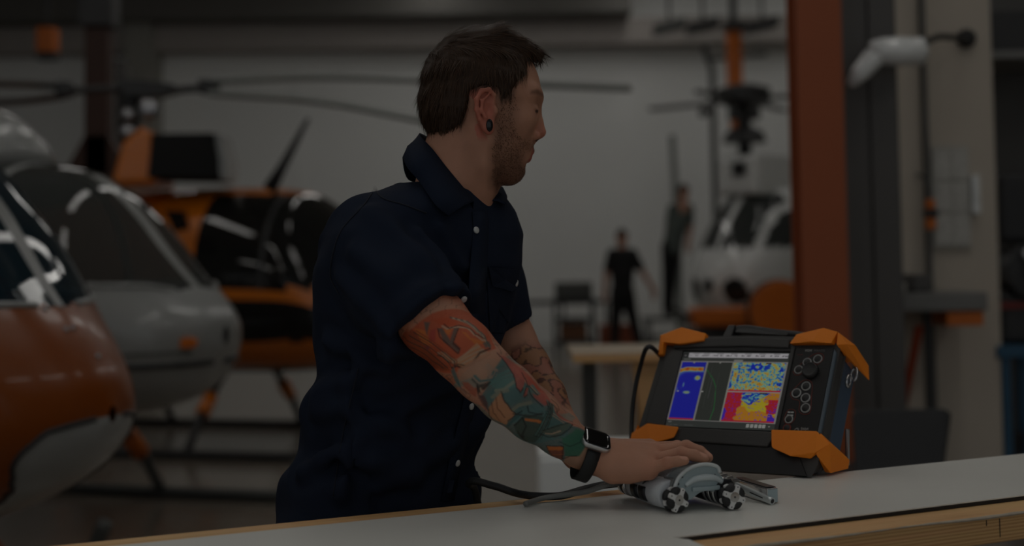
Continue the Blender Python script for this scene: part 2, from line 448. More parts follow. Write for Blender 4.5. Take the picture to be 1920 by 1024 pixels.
for k, (dx, s) in enumerate(((0.02, 0.16), (0.22, 0.2))):
    o = MB().hull([(x0 + dx + s * 0.5 + s * 0.55 * math.cos(a) * (1 if j else 0.7), 7.45 + s * 0.5 * math.sin(a), 0.231 + j * s * 1.1) for a in np.linspace(0, 6.28, 9)[:-1] for j in (0, 1)]).build('canvas_bag', M_black, bevel=0.02)
    tag(o, ('small' if k == 0 else 'larger') + ' black canvas bag on the lower shelf of blue rack', 'bag')
hd = thing('overhead_duct', 'dark duct with grey rim above the blue rack, top right corner', 'duct', (2.75, 7.6, 2.4))
MB().box((2.47, 7.5, 2.40), (3.6, 8.0, 2.62)).build('duct_body', M_dark, hd, bevel=0.01)
MB().box((2.45, 7.46, 2.36), (3.6, 8.04, 2.399)).build('rim', mat('grey_shelf', (120, 119, 116)), hd)

# ================================================================== WORKBENCH
BANG = math.atan(0.511)
BE1 = np.array([math.cos(BANG), math.sin(BANG), 0]); BE2 = np.array([-math.sin(BANG), math.cos(BANG), 0]); UPV = np.array([0, 0, 1.0])
BO = np.array([-0.0765, 2.0736, 0.0]); BENCH = 0.95
def B(s, t, z=BENCH): return BO + BE1 * s + BE2 * t + UPV * z
def wood_mat():
    m = bpy.data.materials.new('pine_board'); m.use_nodes = True
    nt = m.node_tree; b = nt.nodes['Principled BSDF']
    tc = nt.nodes.new('ShaderNodeTexCoord'); mp = nt.nodes.new('ShaderNodeMapping')
    mp.inputs['Rotation'].default_value = (0, 0, -BANG)
    nt.links.new(tc.outputs['Object'], mp.inputs[0])
    mp2 = nt.nodes.new('ShaderNodeMapping'); mp2.inputs['Scale'].default_value = (2.2, 26, 60); nt.links.new(mp.outputs[0], mp2.inputs[0])
    w = nt.nodes.new('ShaderNodeTexWave'); w.wave_type = 'BANDS'; w.bands_direction = 'Z'; w.inputs['Scale'].default_value = 1.1; w.inputs['Distortion'].default_value = 5.0
    w.inputs['Detail'].default_value = 3; w.inputs['Detail Scale'].default_value = 0.8
    nt.links.new(mp2.outputs[0], w.inputs['Vector'])
    n = nt.nodes.new('ShaderNodeTexNoise'); n.inputs['Scale'].default_value = 1.2; n.inputs['Detail'].default_value = 6; nt.links.new(mp2.outputs[0], n.inputs['Vector'])
    mx = nt.nodes.new('ShaderNodeMix'); mx.data_type = 'RGBA'
    mx.inputs[6].default_value = (*lin((232, 186, 130)), 1); mx.inputs[7].default_value = (*lin((204, 152, 98)), 1)
    nt.links.new(w.outputs['Fac'], mx.inputs[0])
    mx2 = nt.nodes.new('ShaderNodeMix'); mx2.data_type = 'RGBA'; mx2.blend_type = 'MULTIPLY'; mx2.inputs[0].default_value = 0.5
    nt.links.new(mx.outputs[2], mx2.inputs[6]); nt.links.new(n.outputs['Color'], mx2.inputs[7])
    mx3 = nt.nodes.new('ShaderNodeMix'); mx3.data_type = 'RGBA'; mx3.inputs[0].default_value = 0.35
    nt.links.new(mx.outputs[2], mx3.inputs[6]); nt.links.new(mx2.outputs[2], mx3.inputs[7])
    nt.links.new(mx3.outputs[2], b.inputs['Base Color']); b.inputs['Roughness'].default_value = 0.6
    return m
M_wood = wood_mat()
M_sheet = mat('white_laminate', (226, 226, 220), 0.38, var=0.03, scale=5, spec=0.4)
M_edge = mat('black_sheet_edge', (26, 27, 30), 0.5)
bench = thing('workbench', 'pine workbench with white laminate top sheet in the foreground', 'workbench', tuple(B(0.3, -0.2, 0)))
SHT = 0.007
poly = [(-1.45, 0), (2.2, 0), (2.2, -0.322), (0.142, -0.329), (0.152, -0.352), (0.10, -0.62), (-1.45, -0.62)]
sheet = MB().prism(BO, BE1, BE2, UPV, poly, BENCH - 0.0015, BENCH).build('top_sheet', M_sheet, bench)
MB().prism(BO, BE1, BE2, UPV, poly, BENCH - SHT, BENCH - 0.00155).build('sheet_core', M_edge, bench)
zr = BENCH - SHT - 0.0005
MB().frame_box(BO, BE1, BE2, UPV, (0.12, -0.392, zr - 0.04), (2.2, -0.30, zr)).build('front_rail', M_wood, bench, bevel=0.003)
MB().frame_box(BO, BE1, BE2, UPV, (-1.45, -0.02, zr - 0.04), (0.50, 0.085, zr)).build('back_rail', M_wood, bench, bevel=0.003)
MB().frame_box(BO, BE1, BE2, UPV, (-1.45, -0.60, zr - 0.04), (0.09, -0.51, zr)).build('front_rail', M_wood, bench, bevel=0.003)
for s in (-1.40, -0.42, 0.40, 1.25, 2.1):
    MB().frame_box(BO, BE1, BE2, UPV, (s, -0.299 if s > 0.1 else -0.509, zr - 0.04), (s + 0.09, -0.021, zr)).build('cross_rail', M_wood, bench, bevel=0.003)
for s in (-1.38, 0.42, 2.08):
    for t in ((-0.29, -0.11) if s > 0.1 else (-0.48, -0.11)):
        MB().frame_box(BO, BE1, BE2, UPV, (s, t, 0), (s + 0.09, t + 0.09, zr - 0.04)).build('leg', M_wood, bench, bevel=0.003)
# worn paint along the rail edge and two pencil marks on its front
wr = [B(s, -0.3925 + 0.0005 * math.sin(s * 40), zr - 0.002 - 0.0006 * math.sin(s * 23)) for s in np.linspace(0.16, 2.15, 90)]
MB().tube(wr, [0.0012 + 0.0009 * abs(math.sin(i * 1.7)) + 0.0008 * math.sin(i * 0.37) for i in range(90)], 6).build('worn_edge', mat('worn_paint', (190, 178, 160), 0.7, var=0.2, scale=50), bench)
for s, l in ((0.62, 0.008), (0.645, 0.026)):
    MB().frame_box(BO, BE1, BE2, UPV, (s, -0.3927, zr - 0.006 - l), (s + 0.0012, -0.3922, zr - 0.006)).build('pencil_mark', M_dark, bench)
# ================================================================== SIGNED-DISTANCE MODELLING (for bodies and clothes)
def smin(a, b, k):
    h = np.clip(0.5 + 0.5 * (b - a) / k, 0, 1); return b + (a - b) * h - k * h * (1 - h)
def smax(a, b, k): return -smin(-a, -b, k)
class Field:
    def __init__(s): s.pr = []; s.post = None
    def add(s, fn, lo, hi, k=0.01, op='u'):
        s.pr.append((fn, np.asarray(lo, float) - 0.035, np.asarray(hi, float) + 0.035, k, op)); return s
    def cone(s, a, b, r1, r2, k=0.01, op='u'):
        a, b = np.asarray(a, float), np.asarray(b, float); ab = b - a; L2 = ab @ ab + 1e-12
        def fn(x, y, z):
            px, py, pz = x - a[0], y - a[1], z - a[2]
            t = np.clip((px * ab[0] + py * ab[1] + pz * ab[2]) / L2, 0, 1)
            return np.sqrt((px - t * ab[0]) ** 2 + (py - t * ab[1]) ** 2 + (pz - t * ab[2]) ** 2) - (r1 + (r2 - r1) * t)
        R = max(r1, r2); return s.add(fn, np.minimum(a, b) - R, np.maximum(a, b) + R, k, op)
    def chain(s, pts, k=0.01, op='u'):
        """pts: (point, radius)"""
        for (a, r1), (b, r2) in zip(pts[:-1], pts[1:]): s.cone(a, b, r1, r2, k, op)
        return s
    def ell(s, c, r, axes=None, k=0.01, op='u'):
        c = np.asarray(c, float); r = np.asarray(r, float); A = np.eye(3) if axes is None else np.asarray(axes, float)
        def fn(x, y, z):
            px, py, pz = x - c[0], y - c[1], z - c[2]
            q = [px * A[i, 0] + py * A[i, 1] + pz * A[i, 2] for i in range(3)]
            k0 = np.sqrt(sum((q[i] / r[i]) ** 2 for i in range(3))); k1 = np.sqrt(sum((q[i] / r[i] ** 2) ** 2 for i in range(3))) + 1e-9
            return k0 * (k0 - 1) / k1
        R = max(r); return s.add(fn, c - R, c + R, k, op)
    def slices(s, rows, Rax, Fax, k=0.02, pw=2.2):
        """rows: (centre, half width along Rax, half depth along Fax) from bottom to top"""
        rows = sorted(rows, key=lambda q: q[0][2])
        zs = np.array([q[0][2] for q in rows]); xs = np.array([q[0][0] for q in rows]); ys = np.array([q[0][1] for q in rows])
        rx = np.array([q[1] for q in rows]); ry = np.array([q[2] for q in rows])
        def fn(x, y, z):
            cx = np.interp(z, zs, xs); cy = np.interp(z, zs, ys); a = np.interp(z, zs, rx); b = np.interp(z, zs, ry)
            u = (x - cx) * Rax[0] + (y - cy) * Rax[1]; v = (x - cx) * Fax[0] + (y - cy) * Fax[1]
            k0 = (np.abs(u / a) ** pw + np.abs(v / b) ** pw) ** (1 / pw)
            d = (k0 - 1) * np.minimum(a, b) * 0.9
            return np.maximum(d, np.maximum(zs[0] - z, z - zs[-1]))
        m = rx.max()
        return s.add(fn, (xs.min() - m, ys.min() - m, zs[0]), (xs.max() + m, ys.max() + m, zs[-1]), k)
    def _comb(s, D, d, k, op):
        if op == 'u': return smin(D, d, k)
        if op == 's': return smax(D, -d, k)
        if op == 'i': return smax(D, d, k)
    def ev(s, p):
        p = np.asarray(p, float).reshape(-1, 3); x, y, z = p.T; D = np.full(len(p), 0.2)
        for fn, lo, hi, k, op in s.pr: D = s._comb(D, fn(x, y, z), k, op)
        if s.post: D = s.post(D, x, y, z)
        return D
    def grid(s, lo, hi, h):
        lo = np.asarray(lo, float); n = np.ceil((np.asarray(hi) - lo) / h).astype(int) + 1
        ax = [lo[i] + h * np.arange(n[i]) for i in range(3)]
        D = np.full(n, 0.2, np.float64)
        for fn, a, b, k, op in s.pr:
            i0 = np.maximum(((a - lo) / h).astype(int), 0); i1 = np.minimum(((b - lo) / h).astype(int) + 2, n)
            if (i1 <= i0).any(): continue
            sl = tuple(slice(i0[j], i1[j]) for j in range(3))
            x = ax[0][sl[0]][:, None, None]; y = ax[1][sl[1]][None, :, None]; z = ax[2][sl[2]][None, None, :]
            x, y, z = np.broadcast_arrays(x, y, z)
            D[sl] = s._comb(D[sl], fn(x, y, z), k, op)
        if s.post:
            x = ax[0][:, None, None]; y = ax[1][None, :, None]; z = ax[2][None, None, :]
            m = np.abs(D) < 0.03
            X, Y, Zz = np.broadcast_arrays(x, y, z)
            D[m] = s.post(D[m], X[m], Y[m], Zz[m])
        return D, lo
    def mesh(s, lo, hi, h):
        D, o = s.grid(lo, hi, h); return nets(D, o, h)
    def hit(s, px, py, t0=1.5, t1=3.2):
        """first point of the surface seen at a pixel, and its outward normal"""
        r = ray(px, py); r = r / np.linalg.norm(r); t = t0
        for _ in range(160):
            d = s.ev(CAM + r * t)[0]
            if d < 0.0004 or t > t1: break
            t += d * 0.7
        p = CAM + r * t; return p, s.normal(p)
    def normal(s, p):
        e = 0.003; q = np.array([p + np.array(v) * e for v in ((1, 0, 0), (-1, 0, 0), (0, 1, 0), (0, -1, 0), (0, 0, 1), (0, 0, -1))])
        d = s.ev(q); n = np.array([d[0] - d[1], d[2] - d[3], d[4] - d[5]]); return n / (np.linalg.norm(n) + 1e-9)
    def snap(s, p, off=0.0):
        p = np.asarray(p, float)
        for _ in range(12):
            p = p - s.normal(p) * (s.ev(p)[0] - off) * 0.8
        return p
def nets(D, o, h):
    """surface nets: one vertex for each cell the surface crosses"""
    I = D < 0; n = np.array(D.shape)
    cnt = np.zeros(n - 1, np.int8)
    for i in (0, 1):
        for j in (0, 1):
            for k in (0, 1):
                cnt += I[i:n[0] - 1 + i, j:n[1] - 1 + j, k:n[2] - 1 + k]
    act = (cnt > 0) & (cnt < 8)
    c = np.argwhere(act); idx = np.full(act.shape, -1, np.int64); idx[act] = np.arange(len(c))
    acc = np.zeros((len(c), 3)); w = np.zeros(len(c))
    cor = [(i, j, k) for i in (0, 1) for j in (0, 1) for k in (0, 1)]
    for a in cor:
        for b in cor:
            if sum(abs(a[q] - b[q]) for q in range(3)) != 1 or a > b: continue
            da = D[c[:, 0] + a[0], c[:, 1] + a[1], c[:, 2] + a[2]]; db = D[c[:, 0] + b[0], c[:, 1] + b[1], c[:, 2] + b[2]]
            m = (da < 0) != (db < 0)
            t = np.where(m, da / np.where(m, da - db, 1), 0)
            pa = np.array(a, float); pb = np.array(b, float)
            acc += np.where(m[:, None], pa + (pb - pa) * t[:, None], 0); w += m
    V = (c + acc / w[:, None]) * h + o
    Q = []
    for ax in range(3):
        u, v = (ax + 1) % 3, (ax + 2) % 3
        s0 = [slice(None)] * 3; s1 = [slice(None)] * 3; s0[ax] = slice(0, -1); s1[ax] = slice(1, None)
        e = np.argwhere(I[tuple(s0)] != I[tuple(s1)])
        ok = (e[:, u] > 0) & (e[:, v] > 0) & (e[:, u] < n[u] - 1) & (e[:, v] < n[v] - 1); e = e[ok]
        ins = I[e[:, 0], e[:, 1], e[:, 2]]
        def cell(du, dv):
            q = e.copy(); q[:, u] -= du; q[:, v] -= dv; return idx[q[:, 0], q[:, 1], q[:, 2]]
        quad = np.stack([cell(1, 1), cell(0, 1), cell(0, 0), cell(1, 0)], 1)
        quad[~ins] = quad[~ins][:, ::-1]
        Q.append(quad)
    Q = np.concatenate(Q); Q = Q[(Q >= 0).all(1)]
    return V, Q
def in_poly(x, y, poly):
    poly = np.asarray(poly, float); r = np.zeros(len(x), bool); j = len(poly) - 1
    for i in range(len(poly)):
        xi, yi = poly[i]; xj, yj = poly[j]
        r ^= ((yi > y) != (yj > y)) & (x < (xj - xi) * (y - yi) / (yj - yi + 1e-12) + xi); j = i
    return r
def dist_line(x, y, line):
    d = np.full(len(x), 9.0)
    for (ax, ay), (bx, by) in zip(line[:-1], line[1:]):
        vx, vy = bx - ax, by - ay; t = np.clip(((x - ax) * vx + (y - ay) * vy) / (vx * vx + vy * vy + 1e-12), 0, 1)
        d = np.minimum(d, np.hypot(x - ax - t * vx, y - ay - t * vy))
    return d
def sd_poly(x, y, poly):
    d = dist_line(x, y, list(poly) + [poly[0]]); return np.where(in_poly(x, y, poly), -d, d)
def vnoise(x, y, z, f, seed=0):
    """cheap smooth noise"""
    r = np.random.RandomState(seed); o = 0.0
    for k in range(5):
        w = r.normal(size=3); w = w / np.linalg.norm(w) * f * (0.7 + 0.25 * k); o = o + np.sin(x * w[0] + y * w[1] + z * w[2] + r.uniform(0, 6.28))
    return o / 5
# ================================================================== THE MAN AT THE BENCH
PHI = math.radians(40)
FAX = np.array([math.cos(PHI), -math.sin(PHI), 0])       # the way his chest faces
RAX = np.array([-math.sin(PHI), -math.cos(PHI), 0])      # towards his right hand
HY = math.radians(8)
HF = np.array([math.cos(HY), math.sin(HY), 0]); HL = np.array([-math.sin(HY), math.cos(HY), 0])
HO = P(915, 215, 2.25)
HA = np.array([HF, HL, UPV])
def H(x, y, z): return HO + HF * x + HL * y + UPV * z
def to_head(p):
    q = np.asarray(p) - HO; return q @ HF, q @ HL, q[..., 2]

SKIN = np.array(lin((184, 134, 109)))
# ---------------- head and neck
hd_f = Field()
hd_f.ell(H(-.006, 0, .04), (.09, .074, .085), HA)
hd_f.ell(H(.020, 0, -.010), (.053, .064, .078), HA, .03)
hd_f.ell(H(.018, 0, -.062), (.043, .050, .040), HA, .025)
hd_f.cone(H(.034, .008, -.0895), H(.034, -.008, -.0895), .0185, .0185, .02)
for s in (-1, 1):
    hd_f.cone(H(-.004, s * .047, -.048), H(.03, s * .014, -.090), .017, .015, .02)
    hd_f.cone(H(.064, s * .046, .032), H(.074, s * .012, .026), .012, .0125, .012)
    hd_f.ell(H(.046, s * .046, -.014), (.02, .017, .016), HA, .02)
    hd_f.ell(H(.0905, s * .033, .004), (.0165, .0155, .0115), HA, .012, 's')
    hd_f.ell(H(.0625, s * .033, .004), (.0135, .0135, .0125), HA, .002)
    hd_f.cone(H(.0705, s * .024, .0075), H(.0665, s * .046, .0055), .0038, .0035, .003)
hd_f.cone(H(.0775, 0, .014), H(.0805, 0, -.012), .0065, .0075, .009)
hd_f.cone(H(.0805, 0, -.012), H(.0825, 0, -.0275), .0075, .0105, .005)
for s in (-1, 1):
    hd_f.ell(H(.072, s * .0125, -.0345), (.0095, .0065, .0075), HA, .004)
    hd_f.ell(H(.077, s * .006, -.0415), (.005, .003, .004), HA, .002, 's')
hd_f.cone(H(.079, 0, -.034), H(.068, 0, -.043), .006, .007, .004)
hd_f.ell(H(.046, 0, -.060), (.0235, .028, .021), HA, .012)
for s in (-1, 1):
    hd_f.cone(H(.054, s * .022, -.0640), H(.0665, 0, -.0590), .0035, .0058, .004)
    hd_f.cone(H(.050, s * .020, -.0665), H(.0590, 0, -.0720), .0035, .0064, .004)
    hd_f.cone(H(.048, s * .026, -.0655), H(.0735, 0, -.0655), .0008, .0016, .003, 's')
hd_f.ell(H(.062, 0, -.0840), (.009, .02, .005), HA, .008, 's')
# neck
hd_f.chain([(H(-.040, 0, -.02), .052), (H(-.046, 0, -.075), .0545), (H(-.056, 0, -.122), .056), (H(-.082, 0, -.185), .060)], .025)
for s in (-1, 1):
    hd_f.chain([(H(-.026, s * .055, -.028), .011), (H(-.010, s * .048, -.085), .012), (H(-.014, s * .024, -.142), .010)], .02)
hd_f.cone(H(-.002, 0, -.118), H(-.010, 0, -.14), .010, .008, .02)
# ears
for s in (-1, 1):
    ex = -.0005
    e = lambda x, y, z: H(x + ex, s * y, z)
    hd_f.ell(e(-.0125, .0765, -.001), (.0165, .0055, .031), HA, .004)
    hd_f.chain([(e(.000, .078, .010), .0028), (e(.001, .081, .021), .003), (e(-.008, .085, .0295), .0034), (e(-.020, .087, .027), .0036),
                (e(-.0275, .0875, .014), .0036), (e(-.0275, .086, -.002), .0034), (e(-.022, .083, -.017), .0032), (e(-.014, .080, -.030), .004)], .003)
    hd_f.ell(e(-.0075, .089, .000), (.0085, .0105, .0125), HA, .003, 's')
    hd_f.ell(e(-.0085, .0875, .0165), (.006, .006, .0045), HA, .003, 's')
    hd_f.chain([(e(-.009, .0845, .021), .0022), (e(-.0185, .0865, .012), .0026), (e(-.020, .086, -.002), .0026), (e(-.013, .084, -.0145), .003)], .003)
    hd_f.ell(e(.0025, .079, -.003), (.004, .005, .0065), HA, .004)
    hd_f.ell(e(-.0085, .080, -.0275), (.0095, .005, .0125), HA, .004)

# ---------------- right arm and hand
ARM = [(694, 442, 2.17, .050), (745, 525, 2.11, .052), (812, 604, 2.07, .0485), (868, 658, 2.045, .0435), (905, 697, 2.04, .0408), (950, 737, 2.045, .0405),
       (1000, 778, 2.055, .0365), (1050, 815, 2.068, .0300), (1088, 841, 2.08, .0265), (1115, 854, 2.085, .0262)]
ARM3 = [(P(x, y, d), r) for x, y, d, r in ARM]
ra_f = Field()
ra_f.chain(ARM3, .012)
ra_f.cone(P(880, 645, 2.05), P(900, 668, 2.045), .020, .018, .02)
Q = P
wr = Q(1118, 852, 2.085)
MCP = {'index': Q(1218, 842, 2.098), 'middle': Q(1228, 849, 2.080), 'ring': Q(1226, 864, 2.062), 'little': Q(1216, 881, 2.048)}
for nm, r in (('index', .0135), ('middle', .0135), ('ring', .0130), ('little', .0120)):
    ra_f.cone(wr, MCP[nm], .022, r, .010)
ra_f.chain([(Q(1124, 866, 2.072), .019), (Q(1150, 879, 2.060), .0190), (Q(1180, 882, 2.054), .016), (MCP['little'], .012)], .012)
ra_f.ell((MCP['middle'] + wr) / 2 + np.array([0, .006, -.012]), (.045, .028, .016), None, .014)
ra_f.ell((MCP['ring'] * 0.55 + wr * 0.45) + np.array([0, -.004, -.004]), (.036, .022, .018), None, .016)
FING = {'index': [Q(1270, 838, 2.092), Q(1296, 845, 2.092), Q(1312, 856, 2.092)],
        'middle': [Q(1287, 838, 2.074), Q(1312, 847, 2.070), Q(1328, 858, 2.066)],
        'ring': [Q(1278, 850, 2.052), Q(1303, 854, 2.050), Q(1320, 860, 2.050)],
        'little': [Q(1252, 868, 2.034), Q(1271, 865, 2.028), Q(1284, 864, 2.026)]}
FR = {'index': (.0105, .0088, .0082, .0070), 'middle': (.0108, .0092, .0085, .0070), 'ring': (.0104, .0090, .0082, .0070), 'little': (.0095, .0080, .0074, .0062)}
for nm in ('index', 'middle', 'ring', 'little'):
    pts = [MCP[nm]] + FING[nm]
    ra_f.chain([(p, r) for p, r in zip(pts, FR[nm])], .0022)
    ra_f.ell(pts[1], (FR[nm][1] * 1.06,) * 3, None, .002)
ra_f.chain([(Q(1140, 856, 2.105), .018), (Q(1175, 868, 2.125), .0125), (Q(1208, 872, 2.135), .0105), (Q(1232, 872, 2.135), .008)], .006)
# knuckle tendons
for nm in ('index', 'middle', 'ring'):
    a = wr * 0.45 + MCP[nm] * 0.55 + np.array([0, -.006, .012]); ra_f.cone(a, MCP[nm] + np.array([0, -.004, .0085]), .0025, .0045, .009)

# ---------------- left arm and hand
la_f = Field()
LARM = [(905, 440, 2.40, .050), (925, 560, 2.42, .047), (958, 640, 2.42, .041), (985, 690, 2.40, .0405), (1018, 745, 2.36, .037), (1055, 810, 2.32, .029), (1080, 850, 2.28, .025)]
la_f.chain([(P(x, y, d), r) for x, y, d, r in LARM], .012)
lw = P(1085, 856, 2.275)
for k, (dx, dy, dd) in enumerate(((0, 0, 0), (6, 6, -.012), (8, 14, -.028), (4, 22, -.042))):
    m = P(1140 + dx, 860 + dy, 2.265 + dd); la_f.cone(lw, m, .019, .0115, .008)
    la_f.chain([(m, .010), (P(1172 + dx, 862 + dy, 2.26 + dd), .0088), (P(1186 + dx, 868 + dy, 2.255 + dd), .0078), (P(1190 + dx, 876 + dy, 2.25 + dd), .007)], .0025)
la_f.chain([(P(1100, 866, 2.30), .016), (P(1130, 876, 2.315), .012), (P(1155, 884, 2.32), .009)], .005)

# ---------------- trunk under the clothes
TR = [(690, 1060, 2.33, .185, .14), (705, 950, 2.32, .178, .133), (728, 860, 2.31, .170, .125), (746, 790, 2.30, .163, .120), (760, 700, 2.29, .163, .122),
      (775, 600, 2.28, .172, .128), (787, 500, 2.27, .185, .130), (797, 440, 2.265, .188, .120), (809, 397, 2.26, .160, .103), (824, 362, 2.255, .112, .085), (832, 344, 2.25, .074, .062)]
tr_f = Field()
tr_f.slices([(P(x, y, d), max(a - .045, .04), max(b - .042, .04)) for x, y, d, a, b in TR[:-1]], RAX, FAX)

def paint(V, C, sel, col, a=1.0):
    w = np.clip(sel * a, 0, 1)[:, None]; return C * (1 - w) + np.asarray(col) * w
def soft(d, w): return np.clip(0.5 - d / w, 0, 1)

# arm coordinates: metres along the arm from the shoulder (u) and around it (v)
AX = np.array([p for p, r in ARM3]); AL = np.concatenate([[0], np.cumsum(np.linalg.norm(np.diff(AX, axis=0), axis=1))])
def arm_uv(V):
    best = np.full(len(V), 9.0); U = np.zeros(len(V)); W = np.zeros(len(V))
    for i in range(len(AX) - 1):
        a, b = AX[i], AX[i + 1]; ab = b - a; L = np.linalg.norm(ab); t = np.clip((V - a) @ ab / L ** 2, 0, 1)
        q = V - (a + t[:, None] * ab); d = np.linalg.norm(q, axis=1); m = d < best
        tn = ab / L; side = np.cross(tn, np.array([0, 1.0, 0])); side /= np.linalg.norm(side); out = np.cross(side, tn)
        ang = np.arctan2(q @ side, -(q @ out) if out[1] > 0 else (q @ out))
        best[m] = d[m]; U[m] = (AL[i] + t * L)[m]; W[m] = ang[m]
    return U, W
parts = []
def region(f, lo, hi, h):
    V, Qd = f.mesh(lo, hi, h); return V, Qd
hv, hq = region(hd_f, H(-.13, -.11, -.215) - np.array([.03, .03, 0]), H(.12, .11, .14) + np.array([.03, .03, 0]), .0021)
lo = np.minimum.reduce([p - .06 for p, r in ARM3[1:]]); hi = np.array([P(1345, 800, 2.05)[0] + .01, 2.22, ARM3[0][0][2] + .03])
av, aq = region(ra_f, np.array([ARM3[1][0][0] - .09, 1.96, P(1150, 930, 2.05)[2] - .02]), hi, .0015)
lv, lq = region(la_f, P(895, 930, 2.35) - np.array([.08, .22, .02]), P(1215, 400, 2.3) + np.array([.03, .2, .03]), .003)
tv, tq = region(tr_f, P(560, 1080, 2.3) - np.array([.1, .25, .02]), P(1000, 330, 2.3) + np.array([.1, .25, .02]), .009)

# skin colours of the head
x, y, z = to_head(hv); xs = x + np.abs(y) * .14
C = np.tile(SKIN, (len(hv), 1))
nz = vnoise(hv[:, 0], hv[:, 1], hv[:, 2], 160, 3)
C = paint(hv, C, soft(sd_poly(xs, z, [(-.04, .035), (.012, .035), (.012, -.045), (-.03, -.045)]), .01) * (np.abs(y) > .068), lin((190, 104, 86)), .75)
C = paint(hv, C, soft(np.hypot(x - .09, z + .03) - .014, .02), lin((196, 118, 98)), .6)
lip = soft(sd_poly(x, z, [(.045, -.066), (.064, -.0545), (.080, -.058), (.080, -.064), (.066, -.079), (.048, -.070)]), .004) * (np.abs(y) < .022)
beard = soft(sd_poly(xs, z, [(.036, .035), (.050, .018), (.044, -.020), (.052, -.040), (.066, -.044), (.078, -.050), (.074, -.060), (.056, -.062), (.054, -.078), (.064, -.084), (.062, -.105),
                             (.030, -.122), (.004, -.118), (.002, -.070), (.012, -.03), (.018, .02)]), .018)
beard_w = np.clip(beard * (0.62 + 0.25 * nz + 0.45 * np.clip((-z - .05) / .05, 0, 1)), 0, .95)
C = paint(hv, C, beard_w, lin((86, 60, 44)), .74)
C = paint(hv, C, lip, lin((172, 92, 78)), .9)
stub = soft(sd_poly(xs, z, [(-.03, -.06), (.0, -.115), (.02, -.125), (.0, -.15), (-.03, -.13)]), .03); C = paint(hv, C, stub * (0.4 + .4 * nz), lin((130, 90, 66)), .5)
brow = soft(sd_poly(xs, z, [(.070, .031), (.078, .034), (.094, .030), (.094, .0235), (.083, .026), (.068, .0265)]), .004) * (np.abs(y) > .008)
C = paint(hv, C, brow, lin((84, 58, 44)), .62)
eye = soft(np.hypot((x - .0725) / 2.2, (z - .0005) / .62) - .0038, .0025) * (np.abs(np.abs(y) - .033) < .013); C = paint(hv, C, eye, lin((40, 28, 24)), .9)
nos = soft(np.hypot(x - .077, z + .0405) - .0035, .003) * (np.abs(y) < .012); C = paint(hv, C, nos, lin((70, 34, 28)), .9)
scalp = soft(sd_poly(xs, z, [(.075, .086), (.062, .083), (.061, .058), (.046, .043), (.040, .02), (.024, .012), (.016, .034), (-.028, .03), (-.04, -.02), (-.12, -.035), (-.12, .17), (.075, .17)]), .012)
C = paint(hv, C, scalp, lin((60, 44, 34)), .9)
Ch = C
